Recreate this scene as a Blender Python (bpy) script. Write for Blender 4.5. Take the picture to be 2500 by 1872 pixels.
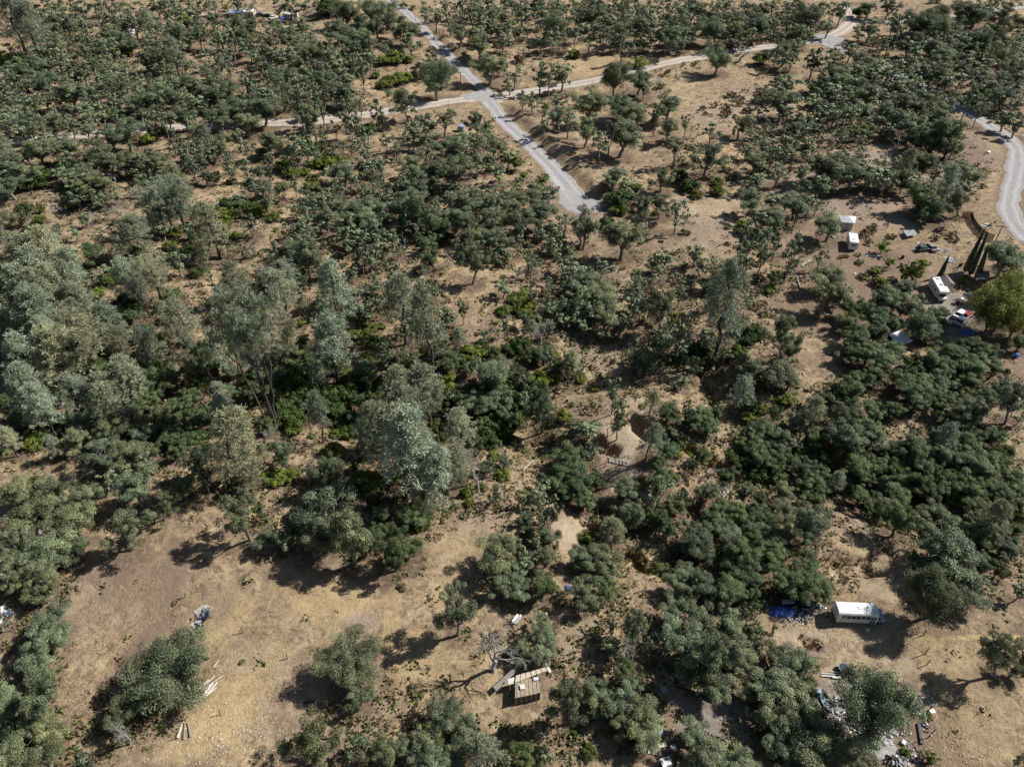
import bpy, math, random
import numpy as np
from mathutils import Vector, Matrix, Euler
for o in list(bpy.data.objects): bpy.data.objects.remove(o)
R = math.radians
scene = bpy.context.scene
# ---------------------------------------------------------------- camera
PITCH = R(40.7); FOC = 1800.0; CAMH = 100.0        # focal length in pixels of a 2500 px wide picture
cam_d = bpy.data.cameras.new('camera'); cam = bpy.data.objects.new('camera', cam_d)
scene.collection.objects.link(cam); scene.camera = cam
cam.location = (0, 0, CAMH); cam.rotation_euler = (math.pi/2 - PITCH, 0, 0)
cam_d.sensor_fit = 'HORIZONTAL'; cam_d.sensor_width = 36; cam_d.lens = 36*FOC/2500
cam_d.clip_start = 0.5; cam_d.clip_end = 4000
# ---------------------------------------------------------------- light
SUN_AZ = R(17); SUN_EL = R(43)                    # azimuth from +X towards +Y
w = bpy.data.worlds.new('World'); scene.world = w; w.use_nodes = True
nt = w.node_tree; bg = nt.nodes['Background']
sky = nt.nodes.new('ShaderNodeTexSky'); sky.sky_type = 'NISHITA'; sky.sun_disc = False
sky.sun_elevation = SUN_EL; sky.sun_rotation = math.pi/2 - SUN_AZ
sky.air_density = 1.0; sky.dust_density = 0.6; sky.ozone_density = 1.0
nt.links.new(sky.outputs[0], bg.inputs[0]); bg.inputs[1].default_value = 0.05
sd = bpy.data.lights.new('sun', 'SUN'); sd.energy = 5.0; sd.angle = R(0.55); sd.color = (1.0, 0.97, 0.93)
sun = bpy.data.objects.new('sun', sd); scene.collection.objects.link(sun)
sdir = Vector((math.cos(SUN_EL)*math.cos(SUN_AZ), math.cos(SUN_EL)*math.sin(SUN_AZ), math.sin(SUN_EL)))
sun.rotation_euler = sdir.to_track_quat('Z', 'Y').to_euler(); sun.location = (60, 60, 150)
scene.view_settings.view_transform = 'Standard'; scene.view_settings.look = 'None'
scene.view_settings.exposure = 0.5; scene.view_settings.gamma = 1.0
scene.view_settings.use_curve_mapping = False
scene.render.resolution_x = 1024; scene.render.resolution_y = 766

HAZE = 0.0
COL = scene.collection
rng = np.random.default_rng(7)
random.seed(7)
# ---------------------------------------------------------------- materials
MATS = {}
def N(nt, t, **k):
    n = nt.nodes.new(t)
    for a, b in k.items(): setattr(n, a, b)
    return n
def mat(name, col, rough=0.7, var=0.25, scale=3.0, metal=0.0, bump=0.0, spec=0.4):
    """procedural paint / wood / metal with uneven wear"""
    if name in MATS: return MATS[name]
    m = bpy.data.materials.new(name); m.use_nodes = True; nt = m.node_tree; b = nt.nodes['Principled BSDF']
    tc = N(nt, 'ShaderNodeTexCoord'); no = N(nt, 'ShaderNodeTexNoise'); no.inputs['Scale'].default_value = scale
    no.inputs['Detail'].default_value = 6; no.inputs['Roughness'].default_value = 0.65
    nt.links.new(tc.outputs['Object'], no.inputs['Vector'])
    r = N(nt, 'ShaderNodeValToRGB'); r.color_ramp.elements[0].position = 0.3; r.color_ramp.elements[1].position = 0.72
    r.color_ramp.elements[0].color = (*[c*(1-var) for c in col], 1)
    r.color_ramp.elements[1].color = (*[min(1, c*(1+var*0.4)) for c in col], 1)
    nt.links.new(no.outputs[0], r.inputs[0]); nt.links.new(r.outputs[0], b.inputs['Base Color'])
    b.inputs['Roughness'].default_value = rough; b.inputs['Metallic'].default_value = metal
    b.inputs['Specular IOR Level'].default_value = spec
    if bump:
        bp = N(nt, 'ShaderNodeBump'); bp.inputs['Strength'].default_value = bump; bp.inputs['Distance'].default_value = 0.05
        nt.links.new(no.outputs[0], bp.inputs['Height']); nt.links.new(bp.outputs[0], b.inputs['Normal'])
    MATS[name] = m; return m
def leaf_mat(name, dark, light, transl=0.22, rough=0.55, spec=0.3):
    if name in MATS: return MATS[name]
    m = bpy.data.materials.new(name); m.use_nodes = True; nt = m.node_tree; b = nt.nodes['Principled BSDF']
    at_ = N(nt, 'ShaderNodeAttribute', attribute_name='tint')
    mx = N(nt, 'ShaderNodeMix', data_type='RGBA')
    mx.inputs[6].default_value = (*dark, 1); mx.inputs[7].default_value = (*light, 1)
    nt.links.new(at_.outputs['Fac'], mx.inputs[0])
    oi = N(nt, 'ShaderNodeObjectInfo'); mu = N(nt, 'ShaderNodeMix', data_type='RGBA', blend_type='MULTIPLY'); mu.inputs[0].default_value = 1
    nt.links.new(mx.outputs[2], mu.inputs[6]); nt.links.new(oi.outputs['Color'], mu.inputs[7])
    nt.links.new(mu.outputs[2], b.inputs['Base Color'])
    b.inputs['Roughness'].default_value = rough; b.inputs['Specular IOR Level'].default_value = spec
    tr = N(nt, 'ShaderNodeBsdfTranslucent'); nt.links.new(mu.outputs[2], tr.inputs['Color'])
    ms = N(nt, 'ShaderNodeMixShader'); ms.inputs[0].default_value = transl
    nt.links.new(b.outputs[0], ms.inputs[1]); nt.links.new(tr.outputs[0], ms.inputs[2])
    nt.links.new(ms.outputs[0], nt.nodes['Material Output'].inputs[0])
    MATS[name] = m; return m
# ---------------------------------------------------------------- mesh helpers
def mesh_np(name, V, F, material, tint=None, smooth=False):
    """V (n,3), F (m,k) arrays with one k -> mesh"""
    me = bpy.data.meshes.new(name); V = np.asarray(V, np.float32); F = np.asarray(F, np.int32)
    n, k = F.shape
    me.vertices.add(len(V)); me.vertices.foreach_set('co', V.ravel())
    me.loops.add(n*k); me.loops.foreach_set('vertex_index', F.ravel())
    me.polygons.add(n); me.polygons.foreach_set('loop_start', np.arange(0, n*k, k, dtype=np.int32))
    me.update(calc_edges=True)
    if smooth: me.polygons.foreach_set('use_smooth', np.ones(n, bool))
    if tint is not None:
        a = me.attributes.new('tint', 'FLOAT', 'FACE'); a.data.foreach_set('value', np.asarray(tint, np.float32))
    if material: me.materials.append(material)
    return me
class MB:
    """collects simple solids into one mesh (several materials allowed)"""
    def __init__(s): s.v = []; s.f = []; s.m = []; s.mi = []
    def _add(s, vs, fs, m):
        b = len(s.v); s.v += [tuple(v) for v in vs]
        if m not in s.m: s.m.append(m)
        for f in fs: s.f.append([b+i for i in f]); s.mi.append(s.m.index(m))
    def box(s, c, d, m, rot=(0, 0, 0), taper=None):
        M = Euler(rot).to_matrix(); vs = []
        for z in (-.5, .5):
            t = 1 if (z < 0 or taper is None) else taper
            for x, y in ((-.5, -.5), (.5, -.5), (.5, .5), (-.5, .5)):
                vs.append(Vector(c) + M @ Vector((x*d[0]*t, y*d[1]*t, z*d[2])))
        s._add(vs, [(0, 3, 2, 1), (4, 5, 6, 7), (0, 1, 5, 4), (1, 2, 6, 5), (2, 3, 7, 6), (3, 0, 4, 7)], m); return s
    def tube(s, pts, rad, m, n=6, cap=True):
        pts = [Vector(p) for p in pts]; rings = []; vs = []; fs = []
        for i, p in enumerate(pts):
            d = (pts[min(i+1, len(pts)-1)] - pts[max(i-1, 0)]).normalized()
            a = d.orthogonal().normalized() if i == 0 else (rings[-1] - d*rings[-1].dot(d)).normalized()
            rings.append(a); b = d.cross(a); r = rad[i] if hasattr(rad, '__len__') else rad
            for k in range(n):
                t = 2*math.pi*k/n; vs.append(p + (a*math.cos(t) + b*math.sin(t))*r)
        for i in range(len(pts)-1):
            for k in range(n):
                k2 = (k+1) % n; fs.append((i*n+k, i*n+k2, (i+1)*n+k2, (i+1)*n+k))
        if cap: fs += [tuple(range(n))[::-1], tuple(range((len(pts)-1)*n, len(pts)*n))]
        s._add(vs, fs, m); return s
    def poly(s, pts, m, thick=0.0):
        """polygon, extruded downwards by thick"""
        n = len(pts); vs = [Vector(p) for p in pts]; fs = [tuple(range(n))]
        if thick:
            vs += [Vector(p) - Vector((0, 0, thick)) for p in pts]; fs.append(tuple(range(n, 2*n))[::-1])
            fs += [(i, (i+n), (i+1) % n + n, (i+1) % n) for i in range(n)]
        s._add(vs, fs, m); return s
    def prism(s, prof, y0, y1, m, axis='y'):
        """profile in (x,z) extruded along y"""
        n = len(prof); vs = [(p[0], y0, p[1]) for p in prof] + [(p[0], y1, p[1]) for p in prof]
        if axis == 'x': vs = [(v[1], v[0], v[2]) for v in vs]
        s._add(vs, [tuple(range(n)), tuple(range(n, 2*n))[::-1]] + [(i, i+n, (i+1) % n + n, (i+1) % n) for i in range(n)], m); return s
    def build(s, name, parent=None, bevel=0.0, smooth=False, loc=None, rot=None):
        me = bpy.data.meshes.new(name); me.from_pydata(s.v, [], s.f)
        for m in s.m: me.materials.append(m)
        me.polygons.foreach_set('material_index', s.mi); me.update()
        if smooth: me.polygons.foreach_set('use_smooth', [True]*len(me.polygons))
        o = bpy.data.objects.new(name, me); COL.objects.link(o)
        if parent: o.parent = parent
        if loc is not None: o.location = loc
        if rot is not None: o.rotation_euler = rot
        import bmesh
        bm = bmesh.new(); bm.from_mesh(me); bmesh.ops.recalc_face_normals(bm, faces=bm.faces); 
        if bevel:
            bmesh.ops.bevel(bm, geom=list(bm.edges), offset=bevel, segments=2, affect='EDGES', profile=0.5)
        bm.to_mesh(me); bm.free()
        return o
def tag(o, label=None, cat=None, group=None, kind=None):
    if label: o['label'] = label
    if cat: o['category'] = cat
    if group: o['group'] = group
    if kind: o['kind'] = kind
    return o
def empty(name, loc, rz=0, label=None, cat=None, group=None, rot=None):
    o = bpy.data.objects.new(name, None); COL.objects.link(o); o.location = loc; o.empty_display_size = 0.3
    o.rotation_euler = rot if rot is not None else (0, 0, rz)
    return tag(o, label, cat, group)
# ---------------------------------------------------------------- noise
_T = np.random.default_rng(3).random((256, 256))
def vnoise(x, y):
    xi = np.floor(x).astype(int); yi = np.floor(y).astype(int); fx = x-xi; fy = y-yi
    fx = fx*fx*(3-2*fx); fy = fy*fy*(3-2*fy); a = xi & 255; b = yi & 255; a1 = (xi+1) & 255; b1 = (yi+1) & 255
    return (_T[a, b]*(1-fx)+_T[a1, b]*fx)*(1-fy) + (_T[a, b1]*(1-fx)+_T[a1, b1]*fx)*fy
def fbm(x, y, sc, oc=4, seed=0):
    s = 0; a = 1; t = 0
    for i in range(oc):
        s = s + a*vnoise(x/sc*2**i + 17.3*i + seed*7.7, y/sc*2**i + 9.1*i + seed*3.3); t += a; a *= 0.5
    return s/t
def sstep(a, b, x):
    t = np.clip((x-a)/(b-a), 0, 1); return t*t*(3-2*t)
# ---------------------------------------------------------------- the lie of the land
def h_broad(x, y):
    return (fbm(x, y, 120, 2, 1)-0.5)*7.0 + (fbm(x, y, 38, 2, 2)-0.5)*2.4
def unproj(px, py, hf, it=12):
    px = np.asarray(px, float); py = np.asarray(py, float)
    u = (px-1250)/FOC; v = (py-936)/FOC
    dy = math.cos(PITCH) - v*math.sin(PITCH); dz = -math.sin(PITCH) - v*math.cos(PITCH)
    z = np.zeros_like(px)
    for _ in range(it):
        t = (z-CAMH)/dz; x = u*t; y = dy*t; z = 0.5*z + 0.5*hf(x, y)
    t = (z-CAMH)/dz
    return u*t, dy*t, z
def line(pts):
    a = np.array(pts, float); x, y, z = unproj(a[:, 0], a[:, 1], h_broad); return np.stack([x, y], 1)
def resample(P, step, smooth=True):
    if smooth:
        for _ in range(3):
            Q = [P[0]]
            for i in range(len(P)-1): Q += [P[i]*.75+P[i+1]*.25, P[i]*.25+P[i+1]*.75]
            Q.append(P[-1]); P = np.array(Q)
    d = np.r_[0, np.cumsum(np.hypot(*np.diff(P, axis=0).T))]
    s = np.arange(0, d[-1], step); return np.stack([np.interp(s, d, P[:, 0]), np.interp(s, d, P[:, 1])], 1)
def pdist(x, y, P, marg=32.0):
    """distance to a polyline, signed side (+ = left of its direction), 0..1 along; far points get 1e9"""
    sh = x.shape; x = x.ravel(); y = y.ravel(); best = np.full(x.shape, 1e9); side = np.zeros(x.shape); par = np.zeros(x.shape)
    lo = P.min(0)-marg; hi = P.max(0)+marg; m = np.nonzero((x > lo[0]) & (x < hi[0]) & (y > lo[1]) & (y < hi[1]))[0]
    if len(m):
        A = P[:-1]; D = P[1:]-A; L = (D**2).sum(1)+1e-9; n = len(A)
        ch = max(1, 400000//n)
        for a in range(0, len(m), ch):
            q = m[a:a+ch]; X = x[q][:, None]-A[:, 0]; Y = y[q][:, None]-A[:, 1]
            t = np.clip((X*D[:, 0]+Y*D[:, 1])/L, 0, 1); d = (X-t*D[:, 0])**2+(Y-t*D[:, 1])**2; k = d.argmin(1); r_ = np.arange(len(q))
            best[q] = np.sqrt(d[r_, k]); side[q] = np.sign(D[k, 0]*Y[r_, k]-D[k, 1]*X[r_, k]); par[q] = (k+t[r_, k])/n
    return best.reshape(sh), side.reshape(sh), par.reshape(sh)
ROADS = {   # name: (pixels in the photograph, half width m, kind)
 'north': ([(925,-25),(958,5),(1020,54),(1043,85),(1077,119),(1105,147),(1142,184),(1165,209),(1200,236)], 2.7, 'grey'),
 'south': ([(1185,238),(1205,262),(1232,297),(1250,314),(1278,339),(1306,370),(1343,404),(1371,435),(1398,470),(1420,502)], 3.0, 'grey'),
 'west': ([(-60,352),(100,338),(250,325),(440,311),(625,303),(735,299),(870,285),(1000,264),(1100,247),(1190,237),(1300,222),(1402,206),(1476,192),(1538,175),(1617,158),(1713,138),(1815,121),(1872,114),(1974,104),(2020,93),(2056,76),(2082,54),(2078,37),(2060,15)], 3.3, 'tan'),
 'east': ([(2000,100),(2045,116),(2100,134),(2143,153),(2190,180),(2270,226),(2330,252),(2383,288),(2430,314),(2472,345),(2488,381),(2480,424),(2466,468),(2460,505),(2478,553),(2530,600)], 3.0, 'grey'),
 'top': ([(2075,44),(2118,54),(2222,52),(2327,40),(2426,28),(2560,12)], 2.2, 'grey'),
}
RL = {k: resample(line(v[0]), 2.0) for k, v in ROADS.items()}
RC = {k: v[::3] if len(v) > 8 else v for k, v in RL.items()}
RAV = [(line([(-150,930),(100,930),(300,960),(520,985),(700,1010),(880,1030),(1050,1010),(1200,1000),(1330,1090),(1430,1180),(1500,1290),(1640,1330),(1760,1280),(1900,1200),(2050,1180),(2250,1230),(2400,1290),(2700,1340)]), 9, 3.6),
       (line([(1300,1000),(1420,930),(1560,870),(1700,860),(1760,960),(1850,1060),(2000,1110),(2150,1130),(2400,1160),(2700,1200)]), 8, 2.6),
       (line([(0,560),(200,520),(420,560),(560,640),(700,760),(900,900),(1060,1010)]), 9, 1.6)]
CUT = [ # short steep-sided gullies: (pixels, half width, depth)
 ([(1672,800),(1700,870),(1740,930),(1765,1000)], 0.9, 1.3),
 ([(1540,1018),(1565,1040),(1592,1060),(1640,1085)], 2.4, 2.6),
 ([(1455,1062),(1480,1078),(1505,1092)], 1.6, 1.8),
 ([(1590,1172),(1560,1176),(1525,1168)], 2.0, 2.0),
 ([(1450,1205),(1485,1222),(1520,1236),(1550,1262)], 1.7, 1.8),
 ([(1440,1250),(1462,1270),(1490,1275)], 2.2, 2.4),
 ([(1545,1335),(1580,1358),(1625,1366),(1665,1350)], 2.3, 2.4),
 ([(1405,1340),(1430,1355),(1460,1350)], 1.2, 1.6),
 ([(1650,1070),(1700,1110),(1760,1130),(1800,1140)], 2.2, 2.0),
 ([(1700,1220),(1720,1262),(1700,1290)], 1.6, 1.6),
 ([(2020,1380),(2080,1385),(2140,1378),(2170,1350)], 3.0, 1.5),
 ([(1960,1565),(1975,1572),(1990,1575)], 1.0, 1.1),
]
CUTL = [(line(p), w_, d) for p, w_, d in CUT]
def h_full(x, y, detail=True):
    x = np.asarray(x, float); y = np.asarray(y, float)
    h = h_broad(x, y)
    rd = np.full(x.shape, 1e9); bank = np.zeros(x.shape); low = np.zeros(x.shape)
    for k, P in RC.items():
        d, s, t = pdist(x, y, P); hw = ROADS[k][1]
        rd = np.minimum(rd, d-hw)
        if k == 'south':   # bank cut into the slope on the right-hand side
            bank = np.maximum(bank, np.where(s > 0, sstep(hw+0.5, hw+4.6, d+(fbm(x, y, 4, 2, 41)-.5)*3)*(1-sstep(hw+4, hw+24, d))*1.9*(.7+.6*fbm(x, y, 12, 2, 42))*sstep(0.06, .2, t)*(1-sstep(.93, 1, t)), 0))
        if k == 'north':
            bank = np.maximum(bank, np.where(s < 0, 0, 0) + np.where(s > 0, sstep(hw+.5, hw+3, d)*(1-sstep(hw+3, hw+16, d))*1.2*sstep(.35, .5, t)*(1-sstep(.8, .95, t)), 0))
        low = np.maximum(low, 1-sstep(-0.9, -0.35, d-hw))
    h = h + bank - 0.14*low
    keep = sstep(0.2, 3.0, rd)
    for P, wd, dp in RAV:
        d, s, t = pdist(x, y, P); h = h - dp*np.exp(-(d/wd)**2)*keep
    if detail:
        n1 = (fbm(x, y, 9, 3, 5)-.5)
        wx = (fbm(x, y, 2.2, 2, 9)-.5)*1.6; cd = np.zeros(x.shape)
        for P, wd, dp in CUTL:
            lo = P.min(0)-12; hi = P.max(0)+12
            m = (x > lo[0]) & (x < hi[0]) & (y > lo[1]) & (y < hi[1])
            if not m.any(): continue
            d, s, t = pdist(x[m] if x.shape else x, y[m] if y.shape else y, P)
            f = 1.3*dp*(1-sstep(wd*.65, wd*.65+0.38, d + (wx[m] if x.shape else wx)))*(.55+.45*np.minimum(1, np.minimum(t, 1-t)*4))
            if x.shape: cd[m] = np.maximum(cd[m], f)
            else: cd = np.maximum(cd, f)
        h = h - cd + keep*(n1*1.1 + (fbm(x, y, 2.6, 2, 6)-.5)*0.34 + (fbm(x, y, 0.9, 2, 8)-.5)*0.10)
    return h
def at(px, py):
    x, y, z = unproj(np.array([px]), np.array([py]), h_full); return Vector((x[0], y[0], z[0]))
def ppm(px, py):
    """pixels per metre at the ground seen at a pixel"""
    p = at(px, py); return FOC/(p.y*math.cos(PITCH) - (p.z-CAMH)*math.sin(PITCH))
def ang(a, b):
    p = at(*a); q = at(*b); return math.atan2(q.y-p.y, q.x-p.x)
def gz(x, y): return float(h_full(np.array([x]), np.array([y]))[0])
# crowns read off the photograph, tile by tile: letter: cx,cy,w[,bx,by] in tenths of the tile's enlarged pixels
TREES = {
(0,0): """o: 20,5,13 40,7,16 56,9,15 70,9,15 88,9,14 101,4,14 109,9,12 122,9,14 135,5,14 150,7,17 168,8,14 205,3,12 217,4,12 48,16,13 58,23,17 71,20,14 90,20,12 107,23,14 120,18,8 138,23,14 155,28,18 172,32,14 190,31,16 210,32,18 200,41,16 215,43,14 38,45,14 49,41,19 50,50,15 70,33,16 30,58,18 12,60,16 40,55,14 8,72,14 22,78,16 38,70,20 52,68,16 60,80,20 45,82,16 30,90,16 15,92,14 4,85,14 66,62,16 80,55,12 92,62,18 110,55,12 125,52,14 118,65,16 100,75,18 85,80,16 75,92,14 95,90,16 112,85,16 133,82,26 120,95,14 150,70,14 165,72,18 183,66,18 178,80,18 195,78,20 212,70,16 218,85,14 205,92,20 190,100,20 212,105,18 155,90,16 160,100,18 145,102,14 175,110,12
o: 22,105,20 45,105,22 60,108,16 75,112,14 40,120,16 56,125,20 30,128,20 10,140,20 20,150,20 107,112,30 95,118,18 80,120,16 88,135,26 105,138,18 62,140,16 75,150,18 55,145,10 78,160,20 137,140,20 190,122,18 215,130,14 125,158,16 137,48,18 150,50,14 140,60,16 155,58,12 185,45,14 92,48,14 75,45,14 5,108,14 3,122,16 8,160,18
t: 158,132,13 165,140,13 195,135,12 198,145,11 212,145,10 130,110,9 142,108,9 165,108,10 118,152,7 206,118,10 178,6,10 152,118,8 196,55,12
p: 12,20,24 25,25,18 127,20,9 176,122,13 152,162,18 3,128,12 150,48,12
g: 186,18,15 204,20,20 216,22,14 100,32,16 43,25,13 112,38,14
y: 195,6,6 160,18,14 72,44,5
s: 4,48,14 14,50,14 76,52,9 85,50,9 93,44,10 108,43,11 95,98,14 105,96,14 128,118,12 137,112,10 108,130,6 130,131,7 53,161,8 84,160,8
b: 6,56,12 186,150,12 200,155,10 118,118,10
d: 98,152,8 190,50,12 118,48,8 172,58,10""",
(1,0): """o: 19,7,14 30,7,14 42,5,16 78,10,20 100,8,18 112,12,20 90,20,20 105,22,18 120,20,20 130,26,20 75,15,14 70,25,20 80,30,20 62,28,14 46,30,12 28,32,18 38,40,16 8,28,14 4,40,16 14,42,16 16,50,16 28,48,16 35,56,18 8,58,14 48,45,18 70,55,14 85,35,20 95,38,20 88,48,16 98,50,14 112,42,12 134,38,16 54,58,14 56,68,18 42,66,16 25,65,18 10,66,14 5,80,14 18,75,14 35,72,16 30,84,16 5,93,22 12,87,16 45,78,14 64,70,16 75,65,14 80,82,16
o: 146,10,14 156,14,16 165,6,16 178,6,16 168,22,12 172,14,12 175,26,18 186,14,16 195,18,14 205,10,14 203,22,14 213,14,14 218,22,12 210,26,12 194,38,18 200,56,22,202,74 214,56,14 219,74,12 190,5,14 215,3,14 153,48,14 156,66,28,157,87 150,58,14 165,65,14 126,85,28,133,107 14,121,18,8,136 121,129,12 108,142,14 76,148,18 66,150,14 100,152,16 108,158,14 88,158,12 70,162,16 135,140,24 147,132,16 165,128,20 178,122,16 190,104,20 200,112,16 205,124,22,203,139 192,125,12 172,144,28 150,148,20 130,152,16 140,162,20 155,160,16 120,162,12 72,78,18 38,122,15 8,162,12
t: 66,45,15,69,62 20,86,9 93,60,13,94,82 38,91,17,42,114 47,104,18,54,128 56,92,14 76,97,12 87,99,13,88,125 80,108,11 68,111,9 104,97,10,106,113 109,97,5,110,113 138,102,12 136,114,15,137,130 148,107,13,149,122 163,103,19,163,119 98,124,14,96,146 112,122,8 35,130,14 46,130,9,46,143 211,132,9,212,144 185,140,12 88,144,8 96,134,7
n: 25,88,6 10,148,7 33,159,6 58,116,6
k: 60,4,20 66,8,14 5,131,9 97,110,12 55,126,12 60,134,14
s: 120,47,16 111,51,12 131,51,9 103,64,8 112,69,14 121,66,15 129,65,12 138,63,8 57,38,8 52,140,12 62,138,14 74,137,13 22,142,14 31,148,13 42,147,9 50,152,10 48,159,13 22,160,9 127,4,8 135,6,6
b: 140,55,5 150,76,8 180,46,6 186,40,7 208,38,8 139,58,4
d: 102,86,5 122,45,6 52,150,5""",
(2,0): """o: 8,12,16 5,25,14 20,5,14 26,12,16 35,8,14 38,20,24 48,5,14 56,12,16 58,20,12 64,4,12 70,12,18 80,5,14 92,8,16 84,20,14 66,31,16,66,46 80,32,16,78,46 95,25,20 95,42,16,95,55 104,20,14 112,22,18 118,15,16 128,24,16,130,45 134,32,18 138,36,12 148,28,20,147,39 145,15,16 155,10,16 165,8,18 172,24,22 160,22,10 178,12,16 190,15,18 195,25,20 205,12,16 210,22,20 205,32,14 215,28,14 218,8,12 134,8,16 108,6,16 120,4,14 185,5,14 178,50,23,175,65 46,64,17,43,80 40,63,12 3,65,16 17,88,12,18,99 39,88,14 41,99,18 27,105,14,27,119 68,89,26,66,110 90,66,26,88,84 110,68,18 92,88,18 98,95,28,94,106 108,98,18 115,76,12 134,92,22,133,106 52,107,14,48,120 64,108,20,62,128 98,115,32,92,136 83,118,14,82,137 73,124,14,75,139 135,110,18 172,114,14,171,125 172,134,30,165,154 158,132,14 205,105,22,195,121 89,152,18 98,160,16 130,152,20 212,140,18 205,130,12 212,155,16 200,160,12 5,160,14 22,162,14 212,118,14
t: 42,30,12,40,42 32,53,11,32,84 23,66,15,24,83 8,86,11,10,96 123,99,9,122,118 150,107,9,148,120 142,125,18,140,144
n: 192,113,4
k: 217,50,14 145,150,14 155,158,14 128,73,8 150,160,10
y: 3,140,13 10,152,8 26,156,11
s: 32,30,10 22,25,6 53,45,10 112,53,12 165,41,4 108,160,9 178,155,10 178,163,12 185,145,8 47,82,5 30,90,8 195,47,4 190,152,8 160,166,10
b: 8,33,9 13,28,6 17,40,5 7,50,12 12,47,6 40,45,5 101,56,9 123,52,9 144,47,4 148,54,4 157,55,6 160,53,5 130,63,7 135,61,5 196,84,10 210,85,10 205,93,10 185,96,10 175,90,8 165,93,7 198,88,9 187,90,9 105,82,6 116,90,7 52,132,5 168,97,6 190,80,9 215,77,9
d: 54,36,5,54,44 36,42,3 124,70,10,124,79 119,143,8,119,157 199,47,22,195,54 203,131,8 5,45,10""",
(3,0): """o: 5,5,12 8,20,16 2,25,12 18,8,14 28,4,14 35,14,20 45,8,14 38,24,14 105,4,16 14,44,18 3,49,12,4,63 20,52,14 10,35,14 24,40,14 73,28,15,76,38 90,24,16 130,20,22 145,14,24 150,24,22 138,26,16 125,22,12 165,22,14 178,14,22,177,24 172,8,18 185,8,14 205,12,18 195,4,16 210,4,14 130,36,20 145,36,16 158,34,16 175,34,20 190,36,22 205,38,18 210,46,16 195,46,18 180,46,16 165,42,18 145,42,18 128,44,16 124,53,12 120,50,10 140,52,14 152,50,18 152,62,18 163,55,14 160,74,14,149,81 172,56,14 190,56,12 212,58,20 218,66,16 200,68,22 190,75,22 183,68,16 205,82,18 215,78,16 215,90,14 195,88,14 218,40,14 222,35,12
o: 72,44,14 80,50,18 88,56,18 62,56,16 60,65,18 72,62,16 48,72,14 55,78,16 78,72,18 90,66,16 88,80,18 100,62,18 110,60,16 124,66,18 112,72,16 105,78,12 125,78,16 70,82,14 135,85,20 120,88,20 140,92,20 155,86,20 148,100,22 15,72,18 14,86,22 12,95,14 40,90,18 45,95,16 62,90,18 68,98,16 58,100,16 76,92,12 70,108,10 100,96,22 112,102,20 125,108,20 105,112,14 24,112,20 33,108,16 46,115,18 18,122,14 4,115,12 5,130,14 15,136,18 8,150,16 45,142,22 62,140,20 80,135,14 75,150,20 90,150,18 60,155,18 100,140,12 112,140,10 100,158,18 145,150,14 168,148,22 170,162,14 45,160,18 30,162,14
l: 150,114,26,138,136 140,124,24 130,118,20 155,125,20,150,139 128,135,14 140,138,14 86,8,14 26,30,20 110,152,20 175,88,9
t: 55,9,11,53,21 61,9,13,60,24 104,20,12,105,33 113,24,13 92,34,9 50,53,8,48,68 58,48,8 36,51,13,36,69 170,87,12,166,106 181,90,13,177,111 30,150,11
n: 80,101,8,80,109 108,24,4
y: 78,113,13 
p: 120,144,13 155,160,15
k: 80,10,12 108,33,10 218,18,10 195,25,18 205,20,10 187,150,7
s: 87,37,6 95,38,6 199,21,6 211,24,7 118,14,5
b: 97,45,3 104,46,5 111,48,4 56,43,5 181,141,6 185,160,8 186,145,6 203,94,8 210,98,10 198,99,9 218,98,9 192,105,5 116,43,3
d: 56,117,8,54,126 113,120,9,112,133 104,132,8""",
(0,1): """o: 8,22,19,5,33 22,20,10,26,30 80,3,14,82,12 50,34,10 71,24,13,76,31 65,36,9 86,38,13 22,52,18 130,22,15 140,33,14 155,60,15,157,73 178,14,9 196,44,10,198,56 80,75,14 216,79,10
l: 80,52,19 170,22,14 205,14,14 118,80,12 100,104,13 112,106,15 128,118,13 60,54,11 85,120,10 130,162,20 150,160,20
p: 5,42,12 45,46,12,46,60 103,49,10 116,38,20,122,56 145,19,13 182,32,24,190,58 25,66,26 45,62,26 38,76,26 60,76,20,66,106 10,76,20 20,90,24 45,89,24 8,92,18 35,106,26 12,108,18 70,96,14 205,78,18 142,103,10 175,55,8 150,152,6
P: 135,12,24 152,8,24 132,72,22,140,95 120,86,14,130,108 62,128,40,60,164 103,130,16 125,132,15,126,158 136,138,14
m: 163,96,28,185,165
Q: 205,96,34,237,204 190,114,22,232,202 213,126,24,240,205
s: 34,23,11 35,15,7 60,10,12 8,38,11 7,62,6 147,46,12 195,18,18 150,34,13 97,73,14 85,86,11 115,68,15 186,92,13 10,115,13 95,150,14 60,60,8 65,66,6 192,26,12 203,36,9
k: 215,12,12 105,60,14 110,90,14 15,130,18 25,140,18 10,150,18 35,150,16 20,162,18 110,155,18 95,162,16 170,165,16 190,148,14 215,160,14 140,150,16 115,98,14 90,138,14 75,162,14 4,140,12 178,130,14 160,128,10 106,100,12 175,150,14
b: 168,44,16 160,28,12 185,98,8 150,40,9 172,52,10 62,128,4 135,112,8 145,120,8 108,110,9
n: 180,68,7 218,47,5 
g: 200,155,15 115,92,16 195,120,10
d: 43,9,11,49,26 103,9,13,107,28 80,17,7,82,24 95,148,12 65,112,14 98,134,14 205,62,4 50,118,8""",
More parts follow.
